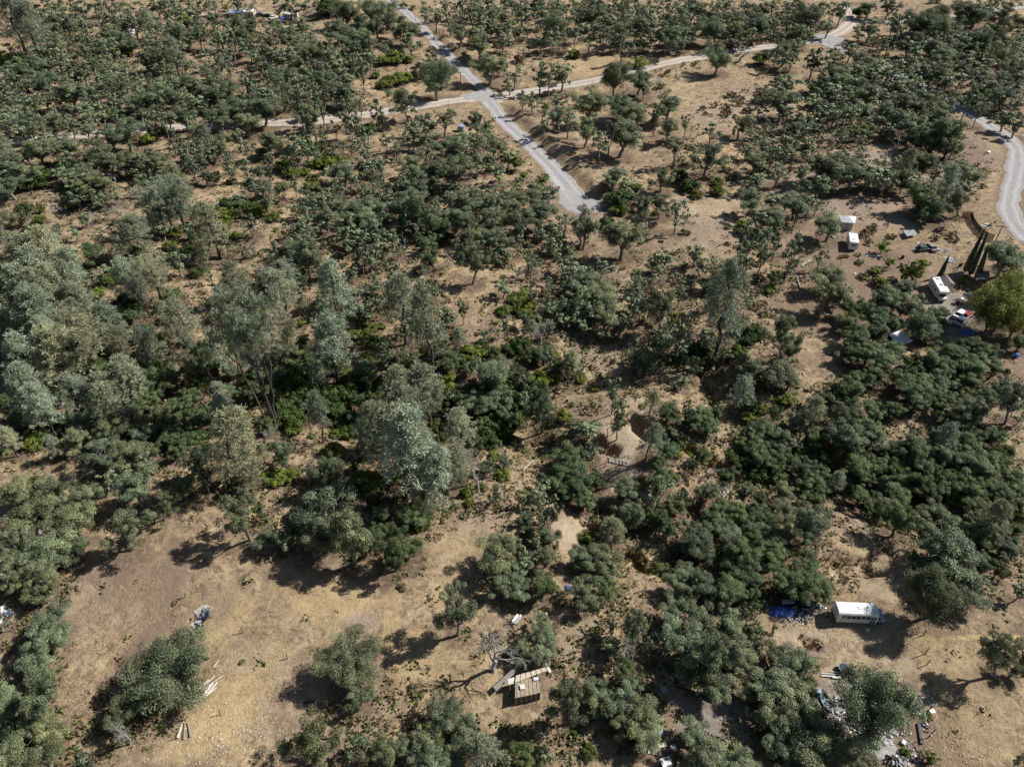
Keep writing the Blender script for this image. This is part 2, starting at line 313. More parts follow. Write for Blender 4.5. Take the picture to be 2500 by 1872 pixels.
(1,1): """o: 41,36,17 30,50,19 45,52,20,47,76 35,60,16 57,45,16,55,65 50,58,10,52,69 26,62,12 60,22,20 70,12,20 68,28,18 85,15,22 80,28,18 98,12,20 95,24,20 108,20,16 100,34,18 88,38,18 80,46,14 104,45,16 118,40,14 122,50,14 112,60,9 142,10,34,144,36 130,12,20 155,12,14 150,22,20 165,22,14 178,10,20 190,8,18 205,10,22 218,8,16 172,22,20 182,28,24 200,25,22 212,22,20 195,38,20 210,40,20 185,55,24,187,80 200,58,10,206,65 210,50,14 218,55,10 52,6,12 62,5,12 108,92,14,109,110 162,84,14,156,96 164,108,18 143,97,14 144,81,12 125,142,11 198,124,14
t: 8,5,12,12,22 43,12,8,44,24 92,54,13,93,73 121,75,15,121,101 84,92,12,86,108 213,103,7,215,126
n: 13,40,5 16,47,5 179,98,8,179,115 40,92,7 90,130,6,93,137 110,132,7 112,140,8
l: 148,45,16 149,57,18,155,69 158,30,20 3,75,9 40,76,9 57,98,14 118,158,15 165,150,18 130,148,14 155,38,14
P: 22,78,28,25,92
Q: 7,104,27,17,203
p: 68,95,27,77,133 67,81,13 148,120,24,154,159 26,128,13,20,150 175,126,11 53,158,13
s: 4,15,16 15,21,11 50,2,10 215,101,13 85,122,12 96,121,10 103,115,8 129,120,9 185,137,20 70,150,17 35,160,16 80,160,18 75,140,12 140,155,18 150,161,18 165,162,18 17,32,5 40,112,8 30,120,8 108,116,7 151,76,4 104,126,8
k: 92,112,11 133,112,9 60,120,9 95,140,8 100,128,11 60,145,22 48,155,20 110,165,18 135,162,16 218,160,14 217,135,12 12,145,10 195,133,12 103,81,6 205,138,14 75,63,5 150,140,12 105,145,8
g: 205,156,34 95,155,20 185,152,14 172,138,10
d: 128,41,9,130,55 53,82,8,55,90 146,67,7,149,75 109,145,8,112,152 210,120,10 60,30,8 165,53,9 3,150,8 158,150,6""",
(2,1): """o: 5,8,20 18,5,20 30,4,18 8,25,22 25,18,24 5,35,14 33,30,14 46,27,12 63,26,19,61,50 60,36,14 15,50,14,16,75 18,60,12 95,38,34,94,59 112,13,24,116,32 130,8,22 205,5,20,209,20 214,25,16 216,35,12,213,41 205,50,18,195,78 215,52,12,212,72 132,58,17 122,62,12 108,75,16 128,70,14 118,80,12 143,78,14 108,92,18 126,97,20,127,123 122,105,14 105,98,16 147,118,16,141,148 112,145,25 128,142,14 130,155,12 45,62,16 58,68,18 50,72,18 78,66,16 62,78,24 70,88,22 48,85,16 80,95,24 60,95,18,57,112 45,100,12 45,110,14 70,105,18 82,108,22 80,120,14 98,111,12 55,108,14 172,80,13 198,145,14 210,150,22 200,160,14 148,163,14 182,68,9
t: 22,38,13,23,45 38,38,13 5,46,10 141,19,18,140,37 158,53,14,157,65 150,89,12,143,100 205,96,10,200,108 137,129,11 150,150,12,155,165
n: 38,52,9,37,61 50,52,8,50,60 124,130,10 116,135,4,116,140 200,62,8,194,78
l: 178,76,9 150,146,8 172,144,9
k: 82,25,12 95,4,22 200,115,14 212,120,16 158,138,12 172,146,10 8,130,18 15,140,16 205,128,12 30,132,9
y: 140,104,9,136,120 
p: 182,104,28,174,147 17,118,9 52,150,12 203,163,8 188,112,14
g: 28,140,18 5,155,16
s: 94,14,14 150,34,8 200,27,9 195,33,8 187,29,7 3,90,12 10,88,12 14,96,13 8,100,13 17,106,11 37,140,9 40,150,12 25,158,16 38,160,10 60,160,9 170,84,11 195,137,13 165,134,16 188,78,8 77,125,6 218,165,9 213,75,8 49,88,4 185,88,9
b: 150,64,9 25,86,12 48,76,5 205,82,10 213,85,10 218,95,10 210,98,10 187,44,6 96,66,5 190,140,7 218,105,9
d: 3,68,10,4,82 27,118,15,23,135 72,158,8,70,164 186,62,7,185,66 116,127,5""",
(3,1): """o: 5,6,16 15,8,16 25,12,20 35,10,16 42,12,12 18,18,14,22,30 5,22,20 2,38,14 10,40,14,3,60 17,52,16,15,74 51,29,24,50,43 43,54,15,41,69 20,65,10 55,86,30,45,105 50,73,23 65,87,18 163,6,20,164,21 120,84,22 105,88,20 95,90,14 203,55,32,197,74 215,58,14 14,119,30,11,146 8,156,24 16,152,14 75,165,12 203,165,14
l: 8,75,12 135,5,28 140,14,26,143,26 112,95,16 75,100,22 70,112,20 95,108,24 108,114,12 78,125,22 95,120,20 88,138,26 100,145,22 75,140,20 110,136,16 70,130,14 145,146,26 160,140,24 178,135,26 190,140,20 175,152,28 195,153,20 120,160,22 95,160,18 150,160,24 175,165,20 20,137,13 218,130,12
k: 130,150,24 83,73,8 166,80,6 145,158,14 160,154,14 58,76,9
g: 118,100,16 130,101,22 148,105,16 128,113,20,137,132 140,118,18 151,113,12
y: 100,47,12 105,61,9 119,69,10,118,80 127,67,13,127,80 134,63,10 95,77,8 100,79,9 170,75,7
w: 203,92,42,195,120 194,108,26 216,112,26 212,76,20 185,90,14
s: 2,84,9 8,70,9 80,60,7 155,73,6 93,68,9 4,80,7
b: 85,35,12 90,30,11 108,36,9 97,66,10 107,76,8 88,42,9 92,28,8 80,72,7 150,32,9 158,36,10 145,38,9 162,40,9 73,8,6 68,55,6 78,54,6 63,56,6
d: 104,28,3 """,
(0,2): """p: 25,10,26 36,22,22 62,12,20 70,9,17 78,19,13 95,8,20 92,21,21 9,52,13 5,46,11 47,55,11 190,10,13 198,50,33,195,86 195,26,16 216,80,13 205,72,14
l: 5,15,15 20,30,23 12,25,17 50,10,12 108,12,14 120,10,20 130,16,18 118,21,14 60,30,18 140,30,20 150,21,19 165,12,20 150,40,22 170,30,20 145,50,18 160,50,18 178,26,15 135,40,14 200,8,15 152,58,14 36,38,14
k: 48,30,15 218,10,13 206,82,12 55,36,12 170,45,14 175,55,12 210,62,11 182,44,10
s: 28,50,17 39,48,13 25,41,14 2,60,8 58,34,8 215,30,11 118,8,10
o: 62,48,28 78,32,20 95,38,24 110,36,26 120,46,24 88,45,20 86,60,28 100,55,20 115,60,30 125,65,18 108,73,15 80,72,12 95,82,15 18,92,36 45,92,40 72,98,34 25,116,40 60,118,38 12,140,34 40,142,40 58,146,24 8,158,26 35,158,30 109,122,44,113,144 115,88,33,124,107 130,92,13,128,105 141,102,23,142,118 157,88,19 203,108,40,216,135
g: 168,64,19,178,82 
t: 176,66,12,181,95
b: 180,74,14 190,86,12 78,8,6 165,78,8
d: 50,6,9 """,
(1,2): """k: 20,5,14 30,12,20 25,22,20 15,28,18 35,30,18 45,5,20 60,8,20 75,8,20 65,20,18 75,25,14 80,40,14 165,5,18 200,33,20 195,45,20 210,40,18 205,51,14 218,46,12 155,35,14 147,112,10 105,98,12 143,120,14 115,102,13 92,62,9 85,30,12 160,45,12 
g: 45,18,13 150,20,13 192,16,28 210,10,24 215,25,20 200,72,13 215,68,12 66,76,24,74,96 170,103,8 150,105,10 55,12,10
s: 32,40,12 48,45,7 66,57,17 70,43,10 205,62,10 213,78,12 195,88,8 183,92,11 185,101,9 30,78,15 15,79,17 41,58,4 93,82,19 102,86,13 86,71,8 117,80,13 165,110,7 150,64,9 160,14,9 24,78,9 100,92,12
p: 55,28,14,59,51 100,38,22 95,55,11 122,52,30 129,60,38,131,101 143,56,24 152,76,30,143,103 165,80,18,180,89 175,66,17 176,42,20 5,60,9 48,78,8
M: 113,20,38,85,76
l: 88,15,13 190,51,14 26,47,9 108,112,16 118,128,34,120,162 121,147,18 105,130,18 136,141,18 98,140,14 135,113,24 175,12,14 100,98,10 3,110,12 142,30,12
o: 22,59,21,23,75 76,86,16 60,112,56 38,122,34 80,128,34,86,156 52,136,34 58,94,24 13,130,24 22,137,14 210,150,40 207,95,15
b: 115,98,12 8,80,9 88,64,6 125,95,9 108,93,9
d: 188,70,17,192,94 49,66,6,51,74 82,28,11 5,42,16 70,48,9""",
(2,2): """k: 8,10,16 20,4,20 5,30,14 3,50,10 212,75,16 195,66,13 145,52,10
g: 25,19,27,25,43 130,36,15 140,39,13 98,91,18 12,116,15 15,126,13 30,133,21 103,113,26,107,130 95,121,13 158,135,29 150,142,18 165,146,18 170,93,20 150,161,15 205,91,11 119,81,9
s: 45,27,13 52,18,5 72,4,8 215,20,12 205,28,12 160,55,15 140,82,9 65,133,13 80,126,6 111,150,6 198,51,13 190,60,9 182,68,7 195,87,6 190,3,8 97,27,6 12,58,6 15,145,7 142,58,7 112,19,4
n: 88,7,12 88,24,13,90,49 107,8,5,106,18 8,89,9,6,108 87,38,7,87,44 151,20,11,149,36
p: 121,17,11 119,50,15,114,67 198,9,14,197,25 89,130,18,86,143
l: 135,25,17 135,58,15 165,28,19 170,38,15 176,26,11 165,62,11 155,70,9 128,72,15 130,83,17 73,82,13 50,66,26 48,76,28 56,88,26 62,101,17 40,88,19 134,153,18 140,106,19 148,98,15 130,116,15 135,126,13 118,110,11 180,112,25 195,112,24 175,121,17 215,115,20 215,100,12 204,148,38 215,136,24 190,158,22 210,56,21 215,66,19 105,137,9
o: 55,36,20 66,39,18 70,57,15 125,92,17,124,108 30,85,13 25,92,13 22,101,15 35,104,17,32,132 25,113,13 20,141,17 5,141,14 28,151,21 5,160,18 12,151,12 60,152,20 76,151,25 86,159,17 205,126,21 190,136,24 205,46,12 190,43,10 218,46,15
b: 92,30,5 165,104,6 158,112,6 210,105,9 112,140,5 70,18,8 35,48,9 150,84,6 22,50,8
d: 152,55,6,151,76 162,20,13 175,75,7 120,138,5 68,108,6""",
(3,2): """s: 18,12,13 3,12,6 28,55,13 39,52,9 108,60,13 168,99,18 95,117,11 12,118,6 115,128,5 92,100,7
l: 45,12,11 6,25,11 70,5,28 70,16,13 125,5,28 130,13,20 150,10,20 150,21,13 108,22,15 170,35,19 190,10,14 38,45,15 88,48,11 47,65,11 5,65,21 20,68,15 35,72,21 48,78,17 40,86,23 42,99,19 75,60,19 78,72,27 95,72,19 80,96,17 110,72,15 115,81,25 112,93,25 130,55,27 130,66,25 131,79,17,131,98 180,68,34 190,71,23 175,51,21 195,46,21 165,78,15 150,80,23 145,93,25 160,86,19 178,89,25 195,91,25 186,80,19 210,81,19 215,95,21 178,106,19 185,129,25 201,131,21 116,116,32,107,132 10,136,25 5,152,28 35,156,22 145,161,28 190,156,15 201,160,15
g: 25,32,19 70,28,25 68,42,30 10,46,23 20,53,15 90,80,15 100,90,13 155,61,25 165,63,17 37,121,32,32,138 178,22,26 205,141,19 213,145,12 50,112,12
p: 42,25,15 97,49,10,99,59 60,84,12 152,46,14 197,117,20
k: 8,80,15 205,58,15 205,101,19 215,111,17 145,126,18 215,126,13 100,58,12 50,60,12 140,104,12 90,108,10
o: 215,11,27,205,35 15,95,23 12,109,21 105,105,25 141,112,19 156,121,30 160,148,48 148,140,24 178,151,24 218,29,12
b: 190,113,14 60,95,8 62,99,7 175,118,12 110,33,9 130,38,10 155,105,9 70,148,9 118,126,5 40,150,8 90,150,9 
d: 214,145,12 95,80,7 90,84,8""",
(0,3): """o: 5,5,16 15,3,22 35,6,34 36,15,14 40,42,30 37,57,38 32,75,34 34,96,32,33,122 3,40,12 5,110,28 3,126,24 37,130,34 10,150,30 35,155,38 15,163,30 71,163,18 3,95,12
B: 147,79,70
o: 118,110,26 101,118,22
n: 107,135,9,113,146
d: 103,104,20,111,146 117,116,10 20,118,9 45,145,10
s: 209,75,5""",
(1,3): """B: 82,74,56
o: 45,131,50,50,163 171,28,36,174,52 88,104,24 50,157,22 90,148,18 110,155,38 126,148,20 150,141,28 160,119,32 181,138,28 150,157,34 216,160,12 212,8,24 172,162,20
p: 195,153,20
D: 208,60,44,206,84
d: 82,152,10 
b: 136,98,10 138,104,8 75,112,8 127,10,9
k: 218,68,9""",
(2,3): """o: 5,10,20 62,13,34 25,42,18 28,56,24 10,62,20 20,71,20 107,42,19,104,58 86,61,15 117,60,9 50,95,46,50,128 75,103,26 84,112,28 100,107,34 112,122,36 95,127,24 118,137,24 30,155,14 165,40,40 190,46,38 150,56,38 175,62,48,167,92 155,76,32 196,71,28 171,91,32 212,60,16 215,100,30 160,140,36 168,160,38 195,163,36 215,120,20 201,32,13 142,36,22
l: 27,9,22,26,19 82,12,22 98,82,24 12,155,28 190,12,30 205,4,24 208,18,16
g: 145,8,28 165,10,32 213,46,11 180,18,20
n: 86,38,10,85,49 86,46,6
s: 37,77,5 55,135,8 
k: 3,65,12 205,12,16 68,152,12
d: 99,60,13,100,74 105,62,9,103,75 28,135,16 4,66,10""",
(3,3): """l: 10,5,26 30,8,34 46,15,18
o: 175,12,36,163,25 218,15,14 205,62,36,196,88 215,80,20 3,48,10 10,70,28 22,80,32 8,95,38 28,101,32 37,118,36 15,123,38 45,150,48 22,155,38 70,160,34 86,165,22 10,142,24 218,160,12
B: 145,15,50,140,36 97,92,66,90,135
y: 142,158,11 38,76,5
k: 120,152,8 138,120,8
b: 66,2,9 125,20,8""",
}
def parse_trees():
    out = []
    for (i, j), txt in TREES.items():
        for ln in txt.strip().splitlines():
            k, rest = ln.split(':')
            for e in rest.split():
                a = [float(q) for q in e.split(',')]
                cx = 625*i + a[0]*10/3.539; cy = 468*j + a[1]*10/3.539; wd = a[2]*10/3.539
                b = (625*i + a[3]*10/3.539, 468*j + a[4]*10/3.539) if len(a) == 5 else None
                out.append((k.strip(), cx, cy, wd, b))
    return out
TL = parse_trees()
INFILL = [(0,0,560,330,95,'o',41),(0,150,520,460,45,'o',44),(560,60,900,280,38,'o',40),(1150,0,1950,110,64,'o',38),(1980,60,2500,330,46,'o',42),(620,330,1200,620,40,'o',44),(1850,200,2350,450,34,'o',42),
 (1300,560,1800,900,24,'o',38),(0,820,1300,1040,22,'l',50),(1600,900,2500,1350,20,'l',52),(0,600,330,900,14,'p',56),(60,680,1180,1060,12,'p',74),(150,380,1250,820,60,'o',44),(330,700,700,1000,6,'l',56),(1250,700,1750,1000,22,'t',34),(0,400,600,700,20,'k',38),(700,860,1300,1040,30,'k',40),(1500,850,2100,1200,16,'s',26)]
ROADPX = []
for _v in ROADS.values():
    for _a, _b in zip(_v[0][:-1], _v[0][1:]): ROADPX += [(_a[0]+(_b[0]-_a[0])*_t/6, _a[1]+(_b[1]-_a[1])*_t/6) for _t in range(6)]
ROADPX = np.array(ROADPX, float)
def infill():
    r = np.random.default_rng(42); base = np.array([(t[1], t[2]) for t in TL]); out = []
    for x0, y0, x1, y1, n, k, w_ in INFILL:
        got = 0
        for _ in range(n*12):
            if got >= n: break
            x, y = r.uniform(x0, x1), r.uniform(y0, y1); d = np.hypot(base[:, 0]-x, (base[:, 1]-y)*1.25)
            if y > 960 and x < 170: continue
            if d.min() < w_*.40 or (d < w_*1.5).sum() < 4: continue
            if np.hypot(ROADPX[:, 0]-x, (ROADPX[:, 1]-y+8)*1.2).min() < w_*.75: continue
            out.append((k, x, y, w_*r.uniform(.7, 1.12), None)); base = np.vstack([base, [x, y]]); got += 1
    return out
TL += infill()

# ================================================================ vegetation prototypes
BARK = mat('bark_grey', (0.27, 0.245, 0.215), 0.9, 0.5, 6.0, bump=0.4)
BARKD = mat('bark_dark', (0.085, 0.07, 0.06), 0.95, 0.5, 6.0, bump=0.4)
BARKW = mat('bark_bleached', (0.40, 0.38, 0.355), 0.85, 0.35, 5.0)
L_OAK = leaf_mat('oak_leaves', (0.034, 0.050, 0.028), (0.290, 0.335, 0.180))
L_LIVE = leaf_mat('live_oak_leaves', (0.027, 0.045, 0.022), (0.205, 0.275, 0.115))
L_PINE = leaf_mat('pine_needles', (0.105, 0.125, 0.080), (0.46, 0.51, 0.345), 0.15, 0.5)
L_SHR = leaf_mat('shrub_leaves', (0.04, 0.065, 0.012), (0.22, 0.265, 0.04))
L_KSH = leaf_mat('dark_shrub_leaves', (0.016, 0.032, 0.010), (0.11, 0.165, 0.035))
L_DRY = leaf_mat('dry_shrub_leaves', (0.085, 0.065, 0.035), (0.23, 0.19, 0.095))
L_YEL = leaf_mat('bright_leaves', (0.09, 0.13, 0.02), (0.30, 0.36, 0.06), 0.3)
L_WIL = leaf_mat('willow_leaves', (0.08, 0.10, 0.02), (0.40, 0.44, 0.10), 0.25)
L_CYP = leaf_mat('cypress_leaves', (0.015, 0.035, 0.014), (0.06, 0.11, 0.045), 0.1)
def unit(v): return v/np.maximum(1e-9, np.linalg.norm(v, axis=-1, keepdims=True))
class Geo:
    def __init__(s): s.V = []; s.F = []; s.T = []; s.n = 0
    def add(s, V, F, T):
        s.V.append(V); s.F.append(F+s.n); s.T.append(T); s.n += len(V)
    def get(s): return np.concatenate(s.V), np.concatenate(s.F), np.concatenate(s.T)
def leaves(g, P, nrm, size, r, aspect=0.55, jit=0.6, tint=None):
    """one small quad per point, roughly facing nrm, bent into a leaf spray"""
    n = len(P); nn = unit(nrm + r.normal(0, jit, (n, 3))); a = unit(np.cross(nn, r.normal(0, 1, (n, 3)))); b = np.cross(nn, a)
    s = (size*r.uniform(.6, 1.35, n))[:, None]
    V = np.stack([P-a*s, P-b*s*aspect+nn*s*.15, P+a*s, P+b*s*aspect+nn*s*.15], 1).reshape(-1, 3)
    F = np.arange(4*n).reshape(n, 4); g.add(V, F, np.clip((r.random(n) if tint is None else tint), 0, 1))
def tubes(g, pts, rad, n=5):
    pts = np.asarray(pts, float); m = len(pts); d = np.gradient(pts, axis=0); d = unit(d)
    ref = np.array([.3, .9, .2]); a = unit(np.cross(d, ref)); b = np.cross(d, a); t = np.arange(n)*2*math.pi/n
    rad = np.asarray(rad, float)[:, None, None]
    V = (pts[:, None, :] + rad*(a[:, None, :]*np.cos(t)[None, :, None] + b[:, None, :]*np.sin(t)[None, :, None])).reshape(-1, 3)
    i = np.arange(m-1)[:, None]*n; k = np.arange(n)[None, :]; k2 = (k+1) % n
    F = np.stack([i+k, i+k2, i+n+k2, i+n+k], -1).reshape(-1, 4); g.add(V, F, np.zeros(len(F)))
def limb(g, p, q, r0, r1, r, wob=0.12, n=5, m=5):
    t = np.linspace(0, 1, m)[:, None]; L = np.linalg.norm(q-p); pts = p*(1-t)+q*t
    off = r.normal(0, wob*L*.3, (m, 3)); off[0] = 0; off[-1] = 0; pts = pts+off; pts[:, 2] += (np.sin(t[:, 0]*math.pi)*L*.08)
    tubes(g, pts, np.linspace(r0, r1, m), n); return pts
def clump(g, c, rx, rz, nl, size, r, lo=-0.35, jit=.55, base=0.5, up=0.35):
    d = unit(r.normal(0, 1, (nl, 3))); d[:, 2] = np.where(d[:, 2] < lo, -d[:, 2], d[:, 2])
    rr = r.uniform(.55, 1.06, nl)[:, None]; P = c + d*rr*np.array([rx, rx, rz])
    leaves(g, P, d+np.array([0, 0, up]), size, r, jit=jit, tint=base + r.normal(0, .22, nl))
def oak(seed, W=9.0, T=5.6, hc=5.4, nlimb=8, ncl=60, nl=190, size=.17, tall=False, gap=.22, lo=False, spread=.085):
    """broad oak: trunk, spreading limbs, foliage in clumps at the limb ends"""
    r = np.random.default_rng(seed); cr = Geo(); tr = Geo()
    fork = np.array([r.normal(0, .3), r.normal(0, .3), hc*(.38 if not tall else .45)])
    tr_r = W*.028
    limb(tr, np.array([0, 0, -.6]), fork, tr_r*1.35, tr_r, r, .05, 4 if lo else 8, 3 if lo else 6)
    C = np.array([0, 0, hc]); ends = []
    for i in range(nlimb):
        az = 2*math.pi*(i+r.uniform(-.35, .35))/nlimb; el = r.uniform(-.25, 1.0) if i % 3 else r.uniform(.7, 1.35)
        L = r.uniform(.5, 1.08)
        e = C + np.array([math.cos(az)*math.cos(el)*W/2*L, math.sin(az)*math.cos(el)*W/2*L, math.sin(el)*T/2*L])
        ends.append(e)
    ends.append(C + np.array([r.normal(0, W*.07), r.normal(0, W*.07), T*.36]))
    cl = []
    for i in range(ncl):
        e = ends[i % len(ends)]; t = r.beta(3.0, 1.3)
        p = fork*(1-t)+e*t + r.normal(0, 1, 3)*np.array([W, W, T*.8])*spread
        q = (p-C)/np.array([W/2, W/2, T/2]); m = np.linalg.norm(q)
        if m > .95: p = C + (p-C)*.95/m
        cl.append(p)
    for i, e in enumerate(ends):
        limb(tr, fork, e*.9+fork*.1, tr_r*.62, tr_r*.14, r, .28, 3 if lo else 5, 3 if lo else 6)
    for p in cl:
        e = min(ends, key=lambda q: np.linalg.norm(q-p)); a = fork*.35+e*.65
        if not lo and r.random() < .55: limb(tr, a, p, tr_r*.16, tr_r*.05, r, .3, 3, 3)
    if not lo:
        for i in range(7):                                   # dead twigs poking through the crown
            e = ends[r.integers(len(ends))]; d_ = unit(e-fork+r.normal(0, W*.12, 3)); q = e+d_*W*r.uniform(.05, .16); m_ = limb(tr, e*.8+fork*.2, q, tr_r*.14, tr_r*.04, r, .3, 3, 4)
            for _ in range(3): limb(tr, m_[2], m_[2]+unit(d_+r.normal(0, .6, 3))*W*r.uniform(.05, .10), tr_r*.06, tr_r*.02, r, .3, 3, 3)
    cl = [p for p in cl if r.random() > gap]
    for p in cl:
        rx = W*r.uniform(.062, .115); clump(cr, p, rx, rx*r.uniform(.55, .9), int(nl*(rx/(W*.09))**2), size, r, base=.5+r.normal(0, .17))
    return cr.get(), tr.get()
def column_oak(seed, W=3.0, H=8.0, n=16, nl=140, size=.15):
    r = np.random.default_rng(seed); cr = Geo(); tr = Geo()
    top = np.array([r.normal(0, .5), r.normal(0, .5), H]); pts = limb(tr, np.array([0, 0, -.5]), top, .16, .04, r, .1, 6, 8)
    for i in range(n):
        z = r.uniform(.22, 1); p = np.array([np.interp(z*H, pts[:, 2], pts[:, k]) for k in (0, 1)]+[z*H])
        rr = W*.5*(.35+.65*math.sin(min(1, z*1.05)*math.pi*.75)); q = p+np.array([*(r.normal(0, rr*.6, 2)), 0])
        limb(tr, p-np.array([0, 0, .3]), q, .05, .02, r, .2, 3, 3)
        clump(cr, q, W*r.uniform(.14, .26), W*r.uniform(.16, .3), nl, size, r, lo=-.8)
    return cr.get(), tr.get()
def needles(g, c, rad, n, r, ln=.34, wd=.030, up=.3):
    """tuft: thin blades radiating from a twig end"""
    d = unit(r.normal(0, 1, (n, 3)) + np.array([0, 0, up])); b = c + d*rad*r.uniform(0, .55, (n, 1)); e = b + d*ln*r.uniform(.7, 1.3, (n, 1))
    s = unit(np.cross(d, r.normal(0, 1, (n, 3))))*wd
    V = np.stack([b-s*.6, b+s*.6, e+s, e-s], 1).reshape(-1, 3); g.add(V, np.arange(4*n).reshape(n, 4), np.clip(r.normal(.5, .25, n), 0, 1))
def pine(seed, W=6.0, H=13.0, hc=8.0, forks=1, ntuft=150, nn=30, cone=True, sparse=1.0):
    """grey pine: thin open crown of pale needle tufts on upswept branches"""
    r = np.random.default_rng(seed); cr = Geo(); tr = Geo()
    tops = []; fk = np.array([r.normal(0, .15), r.normal(0, .15), H*.30])
    if forks == 1: tops = [np.array([r.normal(0, .5), r.normal(0, .5), H])]; limb(tr, np.array([0, 0, -.6]), tops[0], .24, .04, r, .05, 7, 9)
    else:
        limb(tr, np.array([0, 0, -.6]), fk, .34, .28, r, .05, 8, 5)
        for i in range(forks):
            a = 2*math.pi*(i+r.uniform(-.2, .2))/forks; q = np.array([math.cos(a)*W*.27, math.sin(a)*W*.27, H*r.uniform(.82, 1.0)])
            tops.append(q); limb(tr, fk, q, .2, .04, r, .12, 6, 8)
    zb = 2*hc-H; zb = max(H*.28, zb)
    for i in range(int(ntuft)):
        tp = tops[i % len(tops)]; z = r.beta(1.5, 1.15); Z = zb+(H-zb)*z; base = fk if forks > 1 else np.zeros(3)
        t = (Z-base[2])/(tp[2]-base[2]); t = min(1, max(0, t)); ax = base*(1-t)+tp*t
        env = (W/2 if forks == 1 else W*.31)*( (1-z)**.55*.95+.12 if cone else math.sin(math.pi*min(1, .18+.8*z))**.7)
        a = r.uniform(0, 2*math.pi); rr = env*math.sqrt(r.uniform(.12, 1)); up = rr*.45
        e = ax + np.array([math.cos(a)*rr, math.sin(a)*rr, 0])*r.uniform(.8, 1.25); 
        if r.random() < .6: limb(tr, ax-np.array([0, 0, up]), e, .035, .012, r, .15, 3, 3)
        needles(cr, e, .42, nn, r); needles(cr, e+r.normal(0, .3, 3), .36, nn//2, r)
        if r.random() < .5: needles(cr, e*.6+(ax-np.array([0, 0, up]))*.4, .3, nn//2, r)
    for i in range(10):                                      # bare grey lower twigs
        z = r.uniform(.16, .45)*H; a = r.uniform(0, 6.28); ln = W*r.uniform(.12, .28)
        c = tops[i % len(tops)]*(z/H); c[2] = z; limb(tr, c, c+np.array([math.cos(a)*ln, math.sin(a)*ln, ln*.1]), .035, .008, r, .2, 3, 3)
    return cr.get(), tr.get()
def leaning_pine(seed, H=13.0, W=7.0, bend=7.0):
    r = np.random.default_rng(seed); cr = Geo(); tr = Geo()
    for s, (k, hh) in enumerate(((1.0, 1.0), (1.35, .62))):
        t = np.linspace(0, 1, 10)[:, None]; P = np.concatenate([-bend*k*t**1.6, t*0, H*hh*(t - .25*t**3*(s+0.4))-.4], 1)
        P += r.normal(0, .12, P.shape); tubes(tr, P, np.linspace(.26-.08*s, .05, 10), 6)
        for i in range(int(70*(1.3-s*.6))):
            u = r.uniform(.5, 1.02); c = np.array([np.interp(u, t[:, 0], P[:, q]) for q in range(3)])
            e = c + r.normal(0, 1, 3)*np.array([1, 1, .7])*W*.2; limb(tr, c, e, .04, .012, r, .2, 3, 3); needles(cr, e, .45, 30, r); needles(cr, e*.6+c*.4, .3, 10, r)
        for i in range(16):
            u = r.uniform(.2, .8); c = np.array([np.interp(u, t[:, 0], P[:, q]) for q in range(3)]); limb(tr, c, c+r.normal(0, 1, 3)*np.array([1, 1, .5])*1.0, .03, .008, r, .3, 3, 4)
    return cr.get(), tr.get()
def shrub(seed, W=3.0, H=1.9, ncl=20, nl=120, size=.11):
    r = np.random.default_rng(seed); cr = Geo()
    for i in range(ncl):
        a = r.uniform(0, 6.28); q = math.sqrt(r.random())*W*.40; p = np.array([math.cos(a)*q, math.sin(a)*q, H*(.28+.5*r.random()*(1-(q/(W*.5))**2))])
        limb(cr, np.array([p[0]*.2, p[1]*.2, -.1]), p, .03, .012, r, .2, 3, 3)
        clump(cr, p, W*r.uniform(.10, .19), H*r.uniform(.14, .26), nl, size, r, base=.5+r.normal(0, .15))
    V, F, T = cr.get(); return (V, F, T)
def snag(seed, H=7.0, W=5.0, lev=4, r0=.2):
    r = np.random.default_rng(seed); g = Geo()
    def rec(p, d, L, rad, k):
        q = p + d*L; pts = limb(g, p, q, rad, rad*.6, r, .22, 5 if k > 2 else 3, 4)
        if k == 0: return
        for i in range(3 if k > 1 else 4):
            nd = unit(d + r.normal(0, .62, 3)); nd[2] = nd[2]*.8+.12; rec(q if i else pts[2], unit(nd), L*r.uniform(.55, .78), rad*.55, k-1)
    rec(np.array([0, 0, -.4]), np.array([r.normal(0, .08), r.normal(0, .08), 1.]), H*.34, r0, lev)
    V, F, T = g.get(); return V, F, T
def willow(seed, W=12.0, T=11.0, hc=7.5):
    r = np.random.default_rng(seed); cr = Geo(); tr = Geo(); fork = np.array([0, 0, 2.2])
    limb(tr, np.array([0, 0, -.6]), fork, .42, .34, r, .05, 8, 5)
    for i in range(11):
        a = 6.28*i/11+r.uniform(-.2, .2); el = r.uniform(.1, 1.3); L = r.uniform(.6, .98)
        e = np.array([math.cos(a)*math.cos(el)*W/2*L, math.sin(a)*math.cos(el)*W/2*L, hc+math.sin(el)*T/2*L]); limb(tr, fork, e, .2, .05, r, .25, 5, 6)
        for k in range(11):
            p = e*.75+fork*.25 + r.normal(0, 1, 3)*np.array([W, W, T])*.09 if k else e
            nl = 230; d = unit(r.normal(0, 1, (nl, 3))); rr = r.uniform(.3, 1.0, (nl, 1)); P = p + d*rr*np.array([1.1, 1.1, .9]); P[:, 2] -= r.exponential(.7, nl)
            leaves(cr, P, d+np.array([0, 0, .3]), .17, r, aspect=.35, tint=.5+r.normal(0, .22, nl)+r.normal(0, .12))
    return cr.get(), tr.get()
